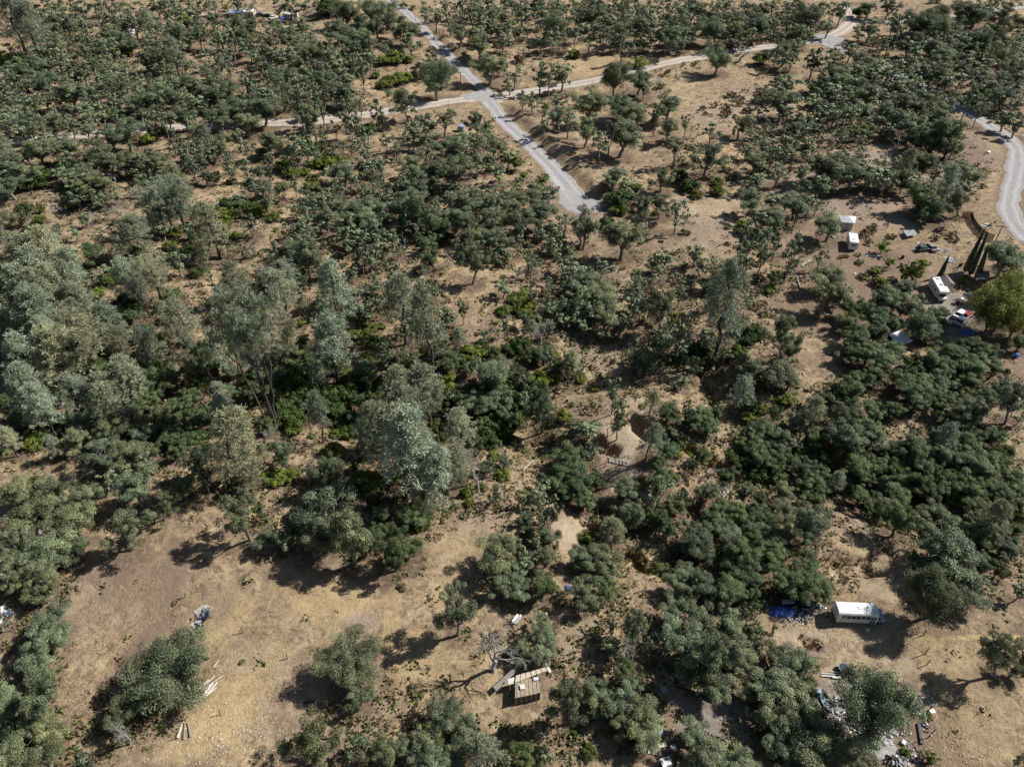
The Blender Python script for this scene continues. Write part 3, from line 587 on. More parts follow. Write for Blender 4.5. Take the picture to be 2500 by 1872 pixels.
def cypress(seed, W=1.7, H=9.5):
    r = np.random.default_rng(seed); cr = Geo(); tr = Geo(); limb(tr, np.array([0, 0, -.5]), np.array([0, 0, H*.9]), .14, .03, r, .01, 6, 4)
    n = 9000; z = r.beta(1.05, 1.2, n); env = W/2*np.minimum(1, (1-z)**.7*1.15+.02)*np.minimum(1, z*9+.45); a = r.uniform(0, 6.28, n)
    env = env*(1+.12*np.sin(a*5+z*21)+.08*np.sin(a*3-z*37)); rr = env*r.uniform(.8, 1.04, n); P = np.stack([np.cos(a)*rr, np.sin(a)*rr, z*H*.97+.25], 1)
    leaves(cr, P, np.stack([np.cos(a), np.sin(a), z*0+.6], 1), .10, r, jit=.35, tint=r.normal(.5, .25, n)); return cr.get(), tr.get()
class Kind:
    """prototype: built size and its crown and trunk meshes"""
    def __init__(s, W, hc, cr, tr, lm, bm, nm):
        s.W, s.hc = 2*float(np.percentile(np.hypot(cr[0][:, 0]-np.median(cr[0][:, 0]), cr[0][:, 1]-np.median(cr[0][:, 1])), 93)), hc; s.cr = cr; s.tr = tr
        s.crown = mesh_np(nm+'_crown', *cr[:2], lm, cr[2]); s.trunk = mesh_np(nm+'_trunk', *tr[:2], bm, None, True) if tr else None
K = {}
K['B'] = [Kind(16, 6.2, *oak(100+i, 16, 8.0, 6.2, 9, 230, 250, .135, gap=.30, spread=.055), L_OAK, BARK, 'big_oak') for i in range(3)]
K['o'] = [Kind(9, 5.4, *oak(10+i, 9, 5.8, 5.4, 6+i % 3, 76+6*(i % 3), 240, .115, gap=.22+.06*(i % 3), spread=.062), L_OAK, BARK, 'oak') for i in range(6)]
K['of'] = [Kind(8, 4.8, *oak(30+i, 8, 6.6, 4.9, 7+i % 3, 60, 90, .17, gap=.10, spread=.075), L_OAK, BARK, 'small_oak') for i in range(5)]
K['t'] = [Kind(6, 6.4, *oak(50+i, 6, 6.4, 6.4, 7, 54, 170, .115, True, gap=.18), L_OAK, BARK, 'upright_oak') for i in range(5)]
K['n'] = [Kind(2.6, 4.8, *column_oak(70+i), L_OAK, BARK, 'slender_oak') for i in range(4)]
K['l'] = [Kind(9, 4.9, *oak(80+i, 9, 6.4, 4.9, 8, 92, 240, .11, gap=.12, spread=.07), L_LIVE, BARKD, 'live_oak') for i in range(5)]
K['p'] = [Kind(6, 7.4, *pine(120+i, 6, 12.2, 7.4), L_PINE, BARKD, 'pine') for i in range(4)]
K['P'] = [Kind(9, 9.0, *pine(130+i, 9, 14, 9.0, 3+i % 2, 300, 24, False), L_PINE, BARKD, 'forked_pine') for i in range(3)]
K['Q'] = [Kind(9, 20.0, *pine(135+i, 9, 25.5, 20.0, 3, 260, 26, False), L_PINE, BARKD, 'tall_pine') for i in range(2)]
K['m'] = [Kind(7, 8.0, *leaning_pine(140), L_PINE, BARKD, 'leaning_pine')]
K['s'] = [Kind(3, 1.1, shrub(150+i), None, L_SHR, None, 'shrub') for i in range(5)]
K['k'] = [Kind(3.4, 1.3, shrub(160+i, 3.4, 2.5, 26, 120, .11), None, L_KSH, None, 'dark_shrub') for i in range(5)]
K['b'] = [Kind(2.2, .8, shrub(170+i, 2.2, 1.2, 14, 80, .085), None, L_DRY, None, 'dry_shrub') for i in range(4)]
K['d'] = [Kind(4.5, 4.0, snag(180+i, 7, 5, 4 if i < 3 else 5), None, BARKW, None, 'snag') for i in range(5)]
K['D'] = [K['d'][4]]
K['y'] = [Kind(5, 3.2, *oak(190+i, 5, 4.4, 3.2, 8, 46, 130, .14, gap=.08), L_YEL, BARK, 'bright_tree') for i in range(3)]
K['w'] = [Kind(12, 7.5, *willow(200+i), L_WIL, BARK, 'willow') for i in range(2)]
K['c'] = [Kind(1.7, 4.7, *cypress(210+i), L_CYP, BARKD, 'cypress') for i in range(2)]


# ================================================================ where every plant stands
HR = dict(o=.60, B=.42, t=1.0, n=1.7, l=.52, g=.55, p=1.0, P=.95, Q=2.2, m=1.0, M=.95, s=.36, k=.38, b=.36, d=.85, D=.6, y=.62, w=.66)
def pxy(x, y, z):
    c = y*math.cos(PITCH)-(z-CAMH)*math.sin(PITCH); v = -y*math.sin(PITCH)-(z-CAMH)*math.cos(PITCH)
    return 1250+FOC*x/c, 936+FOC*v/c, c
def solve_trees():
    GR = dict(o=1.22, t=1.25, n=1.3, l=1.16, g=1.16, s=1.12, k=1.15, p=1.32, P=1.22, Q=1.2)
    kd = [t[0] for t in TL]; gr = np.array([GR.get(k, 1.04) for k in kd]); _w = np.array([t[3] for t in TL]); gr = np.where([k in 'pPQ' for k in kd], gr, gr-(gr-1.0)*1.15*sstep(50, 110, _w)); cx = np.array([t[1] for t in TL]); cy = np.array([t[2] for t in TL]); wp = np.array([t[3] for t in TL])
    gx, gy, g0 = unproj(cx, cy, h_full, 14)
    _, _, c = pxy(gx, gy, g0); W = wp*c/FOC*gr
    hc = W*np.array([HR[k] for k in kd]); hc = np.minimum(hc, np.array([7.5 if k in 'oBlg' else 13 for k in kd]))
    hc = np.where([k in 'ol' for k in kd], np.maximum(hc, 2.6), hc)
    lean = np.zeros((len(TL), 2))
    # base under the crown centre: iterate so that the crown centre projects to its pixel
    for it in range(10):
        X, Y, Z = unproj(cx, cy, lambda x, y: h_full(x, y, False)+hc, 8)
        g0 = h_full(X, Y); _, _, c = pxy(X, Y, g0+hc); W = wp*c/FOC*gr
        if it > 3: break
    bx, by = X.copy(), Y.copy()
    for i, t in enumerate(TL):
        if t[4]:
            p = at(*t[4]); hs = np.linspace(0.4, 17 if t[0] != 'Q' else 27, 140); _, yy, cc = pxy(p.x, p.y, p.z+hs); k = int(np.argmin(abs(yy-cy[i])))
            hc[i] = hs[k]; xx, _, cc = pxy(p.x, p.y, p.z+hs[k]); W[i] = wp[i]*cc/FOC*gr[i]
            lean[i] = (math.atan2((cx[i]-xx)*cc/FOC, hs[k]), 0); bx[i], by[i], g0[i] = p.x, p.y, p.z
    return kd, bx, by, g0, W, hc, lean, cx, cy, wp
kd, TX, TY, TZ, TW, TH, TLN, TCX, TCY, TWP = solve_trees()
# ================================================================ ground sheet
def build_ground():
    nr, nc = 500, 480
    ys = np.concatenate([np.linspace(-40, 24, 20), 26*np.exp(np.linspace(0, math.log(560/26), nr)), 560*np.exp(np.linspace(0.03, math.log(2600/560), 22))])
    u = np.linspace(-1, 1, nc); U, Y = np.meshgrid(u, ys); X = U*(50+np.maximum(Y, 30)*0.76)
    x = X.ravel(); y = Y.ravel(); z = h_full(x, y)
    far = sstep(480, 900, y); z = z*(1-far*.0) + far*fbm(x, y, 300, 3, 4)*20
    V = np.stack([x, y, z], 1); n, m = Y.shape
    i = (np.arange(n-1)[:, None]*m + np.arange(m-1)[None, :]).ravel(); F = np.stack([i, i+1, i+m+1, i+m], 1)
    me = mesh_np('ground', V, F, None, None, True)
    # masks: r bare dirt, g leaf litter with painted shade, b pale sand ; second layer: r gravel, g yellow straw, b purple-brown duff
    M = np.zeros((len(x), 6))
    warp = (fbm(x, y, 3.0, 3, 11)-.5)*1.0
    def blob(px, py, rx, ry, ch, s, soft=.45, rot=0.):
        p = at(px, py); q = ppm(px, py); a = math.asin(min(1, CAMH/math.hypot(CAMH, p.y))); RX = rx/q; RY = ry/(q*math.sin(a))
        dx, dy = x-p.x, y-p.y; m = (abs(dx) < 2*max(RX, RY)) & (abs(dy) < 2*max(RX, RY)); c_, s_ = math.cos(rot), math.sin(rot)
        e = np.sqrt(((dx[m]*c_+dy[m]*s_)/RX)**2+((-dx[m]*s_+dy[m]*c_)/RY)**2) + warp[m]*.8
        M[m, ch] = np.maximum(M[m, ch], s*(1-sstep(1-soft, 1+soft*.6, e)))
    def strip(pts, wdt, ch, s, soft=.6):
        P = resample(line(pts), 2.0); lo, hi = P.min(0)-8, P.max(0)+8; m = (x > lo[0]) & (x < hi[0]) & (y > lo[1]) & (y < hi[1])
        d, _, _ = pdist(x[m], y[m], P); M[m, ch] = np.maximum(M[m, ch], s*(1-sstep(wdt*(1-soft), wdt*(1+soft), d+warp[m]*wdt*.6)))
    for k, P in RC.items():
        d, _, _ = pdist(x, y, P); hw = ROADS[k][1]; M[:, 0] = np.maximum(M[:, 0], .8*(1-sstep(hw+.3, hw+2.0, d+warp*2)))
    for b in BLOBS: blob(*b)
    for s_ in STRIPS: strip(*s_)
    # litter below the crowns, its dark tone also deepening their shade
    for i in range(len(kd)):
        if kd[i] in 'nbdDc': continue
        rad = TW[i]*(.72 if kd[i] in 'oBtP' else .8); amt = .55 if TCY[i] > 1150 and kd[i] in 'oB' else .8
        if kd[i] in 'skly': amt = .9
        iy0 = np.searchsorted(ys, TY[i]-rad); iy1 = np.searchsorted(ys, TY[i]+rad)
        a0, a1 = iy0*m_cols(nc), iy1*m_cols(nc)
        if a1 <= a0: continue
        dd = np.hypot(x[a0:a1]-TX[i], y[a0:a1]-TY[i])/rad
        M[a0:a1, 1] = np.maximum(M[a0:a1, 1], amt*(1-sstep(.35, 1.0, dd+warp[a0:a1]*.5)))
    for j, nm in enumerate(('mask_a', 'mask_b')):
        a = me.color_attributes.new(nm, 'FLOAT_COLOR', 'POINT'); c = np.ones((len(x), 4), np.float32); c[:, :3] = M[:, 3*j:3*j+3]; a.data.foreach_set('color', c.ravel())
    o = bpy.data.objects.new('ground', me); COL.objects.link(o); o['kind'] = 'structure'; me.materials.append(ground_mat()); return o
def m_cols(n): return n
BLOBS = [
 (285,1440,190,110,5,.4), (330,1400,110,80,0,.75), (170,1560,60,110,5,.35), (60,1600,60,160,1,.5),
 (390,1500,60,140,0,.8,.5,.25), (520,1480,70,60,0,.5), (620,1640,110,90,4,.45), (520,1760,120,90,4,.7), (560,1500,90,70,4,.5), (300,1330,60,40,4,.4), (800,1480,120,60,4,.5), (1100,1450,60,40,4,.5), (600,1600,60,60,5,.4),
 (880,1520,50,25,5,.8), (960,1500,24,80,4,.45), (760,1440,140,50,4,.4), (700,1700,70,120,5,.35), (900,1730,70,60,5,.4),
 (1030,1620,80,90,4,.5), (1200,1260,110,60,5,.35), (1120,1330,120,50,4,.3),
 (1250,395,36,26,0,1.), (1250,392,30,20,5,.8), (1430,530,70,30,5,.5), (1400,500,60,40,0,.8),(1330,440,40,50,0,.6),
 (2080,640,170,120,0,.95), (2060,760,190,90,0,.8), (2330,360,90,60,5,.9), (2330,360,80,50,0,.8), (2350,770,90,60,3,.8), (2250,640,120,50,0,.6), (2460,880,60,90,0,.8), (2440,960,60,60,2,.4),
 (2200,420,180,70,5,.7),(2000,480,160,70,5,.7), (2150,520,140,40,5,.6),
 (1720,560,90,60,5,.5), (1660,500,60,40,2,.5),(1780,520,60,60,2,.45),
 (1500,1100,90,90,2,.7), (1560,1040,50,60,2,.9),(1520,1080,60,50,2,.9), (1400,1300,60,34,2,.75), (1370,1325,50,24,2,.6), (1460,1290,40,24,2,.6), (1560,1200,70,50,2,.7),(1640,1250,60,40,0,.6),
 (2090,1300,70,50,5,.3),(2130,1370,90,40,2,.35),(2200,1380,60,30,2,.4), (2060,1520,170,34,2,.45), (1960,1552,60,9,2,1.), (2080,1545,90,14,2,.5), (1900,1560,70,14,2,.5), (1960,1585,90,22,5,.6),
 (2110,1590,90,50,2,.3), (2180,1620,60,50,2,.45), (1440,1540,60,34,2,.5), (1400,1590,60,34,2,.45), (1600,1540,70,24,0,.7), (1700,1580,60,30,0,.7),
 (2160,1815,70,50,3,1.), (2130,1760,120,80,0,.9), (2240,1800,60,90,0,.8), (1760,1740,130,70,0,.8), (1700,1720,90,60,2,.35), (1850,1750,90,60,3,.8), (1740,1760,130,60,3,.6), (2090,1740,120,70,3,.7), (2080,1680,80,40,3,.6), (1620,1700,60,50,0,.5), (1480,1840,60,60,0,.6),
 (2360,1640,110,140,4,.35),(2400,1780,90,90,4,.35), (60,1110,90,50,4,.3),
 (1100,520,80,30,4,.4), (1130,430,70,40,5,.3), (1780,280,130,60,5,.35),(1850,250,90,50,5,.5), (1450,150,120,40,4,.4), (1400,330,80,60,5,.3),
 (1500,700,60,60,5,.4),(1520,830,110,70,0,.45),(1480,860,110,50,5,.35),(1180,690,60,50,4,.3),(600,560,70,60,5,.35), (760,40,60,26,0,.5), (600,90,40,20,4,.5), (580,32,90,18,0,.8),
 (2210,20,120,18,0,.7), (2350,25,90,14,0,.7), (2330,270,60,30,5,.4),
]
STRIPS = [
 ([(430,1330),(425,1400),(410,1470),(380,1540),(330,1600),(300,1650)], 1.9, 0, 1.0), ([(455,1330),(450,1400),(437,1470),(405,1540),(352,1600)], .8, 5, .6),
 ([(300,1500),(250,1440),(210,1400),(200,1390)], .6, 0, .7), ([(1560,1545),(1700,1560),(1850,1565),(1960,1550),(2060,1545),(2140,1552)], 2.0, 2, .5),
 ([(1875,1553),(1950,1549),(2030,1547)], .5, 2, .9), ([(1870,1566),(1950,1560),(2050,1556)], .4, 2, .6),
 ([(2118,1554),(2080,1568),(2058,1584),(2056,1602),(2055,1618),(2020,1636),(1990,1644)], .35, 2, 1.), ([(860,1458),(960,1470),(1050,1460),(1120,1450)], .2, 4, .6),
 ([(1505,640),(1506,680),(1516,710),(1514,730)], .2, 0, .9), ([(2040,590),(2060,640),(2075,670)], .7, 5, .7),
 ([(250,46),(330,40),(410,43),(500,36),(560,26),(640,22)], 2.4, 2, .8), ([(850,-5),(870,8),(890,20),(980,20)], 2.0, 2, .8),([(640,33),(720,30),(850,22)],1.5,2,.7),
 ([(1750,1560),(1720,1650),(1700,1740),(1800,1800),(1900,1830)], 2.2, 0, .5), ([(0,1000),(60,1005),(140,1010)], 1.2, 2, .3), ([(2230,1555),(2350,1560),(2500,1552)],.3,4,.9), ([(2320,1830),(2420,1860),(2500,1880)],.3,2,.6),
 ([(2200,630),(2215,700),(2225,760)],1.2,0,.8),([(1100,720),(1170,735),(1230,745)],.25,4,.9),([(1500,870),(1600,820),(1700,790),(1790,770)],.35,2,.5),
 ([(1960,1350),(2060,1410),(2140,1440),(2200,1470)], 1.6, 2, .5),([(2060,1300),(2150,1370),(2240,1400)], 1.0, 2, .4),
]
def ground_mat():
    m = bpy.data.materials.new('dry_grassland'); m.use_nodes = True; nt = m.node_tree; b = nt.nodes['Principled BSDF']; L = nt.links.new
    tc = N(nt, 'ShaderNodeTexCoord')
    def noise(sc, det=5, rough=.6, dist=0):
        n = N(nt, 'ShaderNodeTexNoise'); n.inputs['Scale'].default_value = sc; n.inputs['Detail'].default_value = det; n.inputs['Roughness'].default_value = rough; n.inputs['Distortion'].default_value = dist
        L(tc.outputs['Object'], n.inputs['Vector']); return n.outputs[0]
    def rng_(x, a, c, lo=0., hi=1.):
        n = N(nt, 'ShaderNodeMapRange'); n.inputs[1].default_value = a; n.inputs[2].default_value = c; n.inputs[3].default_value = lo; n.inputs[4].default_value = hi; L(x, n.inputs[0]); return n.outputs[0]
    def mix(f, A, B, bt='MIX'):
        n = N(nt, 'ShaderNodeMix', data_type='RGBA', blend_type=bt)
        if isinstance(f, float): n.inputs[0].default_value = f
        else: L(f, n.inputs[0])
        for k, c in ((6, A), (7, B)):
            if isinstance(c, tuple): n.inputs[k].default_value = (*c, 1)
            else: L(c, n.inputs[k])
        return n.outputs[2]
    def mth(op, a, c):
        n = N(nt, 'ShaderNodeMath', operation=op)
        for k, v in ((0, a), (1, c)):
            if isinstance(v, (int, float)): n.inputs[k].default_value = v
            else: L(v, n.inputs[k])
        return n.outputs[0]
    n_big, n_mid, n_sm, n_f = noise(.05, 5), noise(.28, 6, .65), noise(1.3, 6, .7, .4), noise(6.5, 5, .75)
    base = mix(rng_(n_mid, .35, .65), (.36, .255, .145), (.56, .43, .25)); base = mix(rng_(n_big, .4, .65), base, mix(.65, base, (.27, .195, .145)))
    n_x = noise(.75, 7, .72, .6)
    n_y = noise(.42, 4, .6, 1.0)
    base = mix(rng_(n_y, .52, .60, 0, .55), base, (.23, .165, .12)); base = mix(rng_(n_y, .44, .36, 0, .5), base, (.57, .45, .27)); base = mix(rng_(n_x, .50, .60, 0, .85), base, (.17, .12, .08)); base = mix(rng_(n_sm, .54, .68, 0, .8), base, (.17, .12, .08))
    base = mix(rng_(n_sm, .40, .28, 0, .6), base, (.54, .43, .30))
    A = N(nt, 'ShaderNodeAttribute', attribute_name='mask_a'); B = N(nt, 'ShaderNodeAttribute', attribute_name='mask_b')
    sa = N(nt, 'ShaderNodeSeparateColor'); L(A.outputs['Color'], sa.inputs[0]); sb = N(nt, 'ShaderNodeSeparateColor'); L(B.outputs['Color'], sb.inputs[0])
    brk = mth('ADD', rng_(n_sm, .3, .7, -.28, .28), rng_(n_f, .3, .7, -.15, .15))
    def msk(x): return rng_(mth('ADD', mth('MULTIPLY', x, 1.0), mth('MULTIPLY', brk, mth('MULTIPLY', x, 2.2))), .1, .9)
    col = mix(msk(sb.outputs[1]), base, (.56, .42, .22))
    col = mix(msk(sb.outputs[2]), col, mix(rng_(n_sm, .4, .6), (.31, .225, .175), (.42, .325, .26)))
    col = mix(msk(sa.outputs[0]), col, mix(rng_(n_f, .35, .65), (.19, .13, .09), (.31, .225, .16)))
    col = mix(msk(sa.outputs[2]), col, mix(rng_(n_f, .35, .65), (.42, .31, .205), (.60, .49, .35)))
    col = mix(msk(sb.outputs[0]), col, mix(rng_(n_f, .35, .65), (.27, .255, .24), (.37, .35, .33)))
    col = mix(msk(sa.outputs[1]), col, mix(rng_(n_f, .35, .65), (.075, .052, .036), (.215, .150, .10)))  # brown litter, coloured darker to deepen the tree shadows
    # steep faces are bare orange soil
    ge = N(nt, 'ShaderNodeNewGeometry'); sx = N(nt, 'ShaderNodeSeparateXYZ'); L(ge.outputs['Normal'], sx.inputs[0])
    col = mix(rng_(sx.outputs[2], .80, .62), col, mix(rng_(n_f, .3, .7), (.24, .14, .075), (.40, .25, .14)))
    col = mix(rng_(n_f, .46, .64, 0, .7), col, mix(.6, col, (.07, .052, .035)))
    L(col, b.inputs['Base Color']); b.inputs['Roughness'].default_value = .95; b.inputs['Specular IOR Level'].default_value = .1
    bp = N(nt, 'ShaderNodeBump'); bp.inputs['Strength'].default_value = 1.0; bp.inputs['Distance'].default_value = .42
    L(mth('ADD', mth('MULTIPLY', n_sm, .9), mth('MULTIPLY', n_f, .5)), bp.inputs['Height']); L(bp.outputs[0], b.inputs['Normal'])
    return m

ground = build_ground()

# ================================================================ roads
def road_mat(name, c0, c1, edge):
    m = bpy.data.materials.new(name); m.use_nodes = True; nt = m.node_tree; b = nt.nodes['Principled BSDF']; L = nt.links.new
    a = N(nt, 'ShaderNodeAttribute', attribute_name='across'); tc = N(nt, 'ShaderNodeTexCoord')
    n1 = N(nt, 'ShaderNodeTexNoise'); n1.inputs['Scale'].default_value = 1.1; n1.inputs['Detail'].default_value = 8; n1.inputs['Roughness'].default_value = .75; L(tc.outputs['Object'], n1.inputs['Vector'])
    n2 = N(nt, 'ShaderNodeTexNoise'); n2.inputs['Scale'].default_value = 9; n2.inputs['Detail'].default_value = 4; L(tc.outputs['Object'], n2.inputs['Vector'])
    r = N(nt, 'ShaderNodeValToRGB'); els = r.color_ramp.elements
    els[0].position = 0; els[0].color = (*c0, 1); els[1].position = 1; els[1].color = (*edge, 1)
    for p, c in ((.18, c0), (.36, c1), (.55, c1), (.72, c0), (.86, c0)):
        e = els.new(p); e.color = (*c, 1)
    ad = N(nt, 'ShaderNodeMath', operation='MULTIPLY_ADD'); ad.inputs[1].default_value = .22; L(n1.outputs[0], ad.inputs[0])
    sb = N(nt, 'ShaderNodeMath', operation='SUBTRACT'); sb.inputs[1].default_value = .11; L(a.outputs['Fac'], sb.inputs[0]); L(sb.outputs[0], ad.inputs[2]); L(ad.outputs[0], r.inputs[0])
    mx = N(nt, 'ShaderNodeMix', data_type='RGBA', blend_type='OVERLAY'); mx.inputs[0].default_value = .5; L(r.outputs[0], mx.inputs[6]); L(n2.outputs[0], mx.inputs[7])
    m2 = N(nt, 'ShaderNodeMix', data_type='RGBA', blend_type='OVERLAY'); m2.inputs[0].default_value = .55; L(mx.outputs[2], m2.inputs[6]); L(n1.outputs[0], m2.inputs[7])
    L(m2.outputs[2], b.inputs['Base Color']); b.inputs['Roughness'].default_value = .9; b.inputs['Specular IOR Level'].default_value = .15
    bp = N(nt, 'ShaderNodeBump'); bp.inputs['Strength'].default_value = .4; bp.inputs['Distance'].default_value = .05; L(n2.outputs[0], bp.inputs['Height']); L(bp.outputs[0], b.inputs['Normal'])
    return m
RM = {'grey': road_mat('grey_gravel', (.27, .26, .25), (.345, .335, .325), (.35, .28, .21)), 'tan': road_mat('tan_gravel', (.34, .29, .235), (.45, .395, .33), (.38, .28, .19))}
def build_road(k, dz):
    P = RL[k]; P = resample(P, .7, False); hw = ROADS[k][1]; d = unit(np.gradient(P, axis=0)); nrm = np.stack([-d[:, 1], d[:, 0]], 1)
    q = np.linspace(-1, 1, 13); s = np.arange(len(P)); V = []; acr = []
    s0 = np.r_[0, np.cumsum(np.hypot(*np.diff(P, axis=0).T))]
    wl = hw + (fbm(s0, s0*0, 5, 3, 21)-.5)*2.2 + (fbm(s0, s0*0, .9, 2, 22)-.5)*.4; wr = hw + (fbm(s0, s0*0+40, 5, 3, 23)-.5)*2.2 + (fbm(s0, s0*0+9, .9, 2, 24)-.5)*.4
    if k == 'south': f = np.linspace(0, 1, len(P)); ex = sstep(.55, .95, f)*2.4; wl = wl+ex*.2; wr = wr+ex
    if k == 'west': f = np.linspace(0, 1, len(P))
    for a in q:
        o = np.where(a < 0, a*wr, a*wl); xy = P + nrm*o[:, None]; z = h_full(xy[:, 0], xy[:, 1], False)
        z = np.where(np.abs(o) < hw-.36, z+.14, z+.05) if False else z
        V.append(np.stack([xy[:, 0], xy[:, 1], z], 1)); acr.append(np.full(len(P), abs(a)))
    V = np.stack(V, 1); A = np.stack(acr, 1)
    zc = V[:, 6, 2]+.14
    V[:, :, 2] = np.maximum(zc[:, None]*.6 + V[:, :, 2]*.4 + .05, V[:, :, 2]+.03) + dz
    V[:, 0, 2] -= .12; V[:, -1, 2] -= .12
    n, m = A.shape; i = (np.arange(n-1)[:, None]*m+np.arange(m-1)[None, :]).ravel()
    me = mesh_np('road', V.reshape(-1, 3), np.stack([i, i+1, i+m+1, i+m], 1), RM[ROADS[k][2]], None, True)
    at_ = me.attributes.new('across', 'FLOAT', 'POINT'); at_.data.foreach_set('value', A.astype(np.float32).ravel())
    o = bpy.data.objects.new('gravel_road', me); COL.objects.link(o); o['kind'] = 'structure'; return o
def road_patch(px, py, rx, ry, matl, dz=.05, seed=0):
    p = at(px, py); q = ppm(px, py); sa = math.sin(math.atan2(CAMH, p.y)); RX = rx/q; RY = ry/(q*sa); n, m = 36, 10; V = [(p.x, p.y, 0)]
    for i in range(1, m+1):
        for k in range(n):
            a = 2*math.pi*k/n; w_ = 1+.10*math.sin(3*a+seed)+.06*math.sin(7*a+seed*2)+.04*math.sin(13*a); V.append((p.x+math.cos(a)*RX*w_*i/m, p.y+math.sin(a)*RY*w_*i/m, 0))
    V = np.array(V); V[:, 2] = h_full(V[:, 0], V[:, 1], False)+.14+dz; V[-n:, 2] -= .3; b = MB(); fs = [(0, 1+k, 1+(k+1) % n) for k in range(n)]
    for i in range(m-1):
        for k in range(n): fs.append((1+i*n+k, 1+(i+1)*n+k, 1+(i+1)*n+(k+1) % n, 1+i*n+(k+1) % n))
    b._add(V, fs, matl); o = b.build('gravel_apron', smooth=True); o['kind'] = 'structure'
GA = mat('apron_gravel', (.30, .29, .28), .95, .28, 1.2, bump=.4)
for a_ in ((1178, 238, 52, 11), (2020, 97, 44, 10), (1420, 503, 58, 20), (1396, 484, 38, 20)): road_patch(*a_, GA, .07, a_[0])
road_patch(1205, 240, 88, 13, mat('tan_apron', (.40, .34, .27), .95, .3, 1.0, bump=.4), .0, 3)
for k, dz in (('north', .02), ('south', .03), ('west', .045), ('east', .035), ('top', .03)): build_road(k, dz)
# ================================================================ labels
LAND = [('the white shuttle bus', 2095, 1500), ('the gravel road junction', 1200, 240), ('the junk pile with blue tarp', 1960, 1495), ('the lumber shed with loose planks', 1290, 1655),
 ('the round black tub', 2058, 1632), ('the grey gravel pad', 2150, 1810), ('the corrugated white sheet', 2240, 1726), ('the white plank pile', 510, 1675), ('the scrap rack heap', 497, 1502), ('the weathered log pair', 455, 1780),
 ('the bleached dead tree', 1210, 1580), ('the pale sand patch', 1380, 1300), ('the wooden ladder bridge', 1505, 1125), ('the split grey logs', 1768, 1190), ('the square pit', 1555, 1030),
 ('the white-roofed tin shed', 2070, 540), ('the white camper', 2090, 593), ('the low metal roof', 2223, 567), ('the junk car', 2262, 600), ('the tan shed by the motorhome', 2312, 695), ('the white motorhome', 2270, 712),
 ('the row of cypresses', 2375, 610), ('the tall yellow willow', 2440, 760), ('the flat white roof', 2200, 825), ('the parked sedans', 2345, 780), ('the blue barrel', 2480, 868), ('the crossarm power pole', 2440, 570),
 ('the turnaround of the grey road', 1410, 505), ('the round dirt pad', 1272, 392), ('the small roadside tank', 1128, 308), ('the braced utility pole', 1125, 215), ('the long travel trailer', 708, 44), ('the far white house', 590, 30),
 ('the white hillside camper', 322, 92), ('the hairpin bend', 2020, 95), ('the plowed bare slope', 2320, 360), ('the road bend at right', 2470, 350), ('the beige far building', 2280, 5), ('the pair of dead snags', 290, 490),
 ('the big forked pine', 600, 780), ('the leaning pine', 490, 760), ('the silver pine trio', 1000, 1130), ('the tracks in the field', 420, 1420), ('the far left road bend', 90, 340), ('the field fence posts', 690, 1600),
 ('the brushy brown hillside', 1850, 255), ('the lone roadside oak', 1518, 140), ('the white roadside fence', 690, 302), ('the creek thicket', 1150, 900), ('the bare ridge', 1690, 500), ('the dark creek bend', 2300, 1230), ('the eroded slope', 2130, 1350), ('the grassy clearing', 1190, 700), ('the left meadow edge', 60, 1120), ('the round hazel bush row', 970, 190)]
ORD = ['nearest', 'second nearest', 'third nearest', 'fourth nearest', 'fifth nearest', 'sixth nearest', 'seventh nearest', 'eighth nearest', 'ninth nearest', 'tenth nearest', 'eleventh nearest', 'twelfth nearest', 'thirteenth nearest', 'fourteenth nearest', 'fifteenth nearest', 'sixteenth nearest', 'seventeenth nearest', 'eighteenth nearest', 'nineteenth nearest', 'twentieth nearest']
DIRS = ['right of', 'beyond and right of', 'beyond', 'beyond and left of', 'left of', 'in front and left of', 'in front of', 'in front and right of']
NOUN = dict(o='oak', B='oak', t='oak', n='oak', l='live oak', g='live oak', p='pine', P='pine', Q='pine', m='pine', M='pine', s='shrub', k='shrub', b='dry bush', d='dead tree', D='dead tree', y='bright tree', w='willow')
KNAME = dict(oak='oak_tree', pine='pine_tree', shrub='shrub', willow='willow_tree')
KNAME['live oak'] = 'live_oak_tree'; KNAME['dry bush'] = 'dry_bush'; KNAME['dead tree'] = 'dead_tree'; KNAME['bright tree'] = 'leafy_tree'
ADJ = dict(o='grey-green', B='grey-green', t='upright grey-green', n='slender', l='dense green', g='grey', p='silver', P='forked silver', Q='towering silver', m='leaning silver', M='leaning silver', s='yellow-green', k='dark green', b='tan', d='bare', D='big bleached', y='yellow-green', w='drooping')
GROUPS = {'oak': 'oaks of the dry woodland', 'live oak': 'live oaks along the creek', 'pine': 'silver pines', 'shrub': 'green shrubs', 'dry bush': 'dry bushes on the slopes', 'dead tree': 'dead trees', 'bright tree': 'bright leafy trees', 'willow': 'willow by the homestead'}
def size_word(k, w_):
    if k in 'sk': return 'small ' if w_ < 28 else ('large ' if w_ > 45 else '')
    if k in 'bd': return 'small ' if w_ < 22 else ''
    return 'small ' if w_ < 32 else ('huge ' if w_ > 110 else ('broad ' if w_ > 60 else ''))
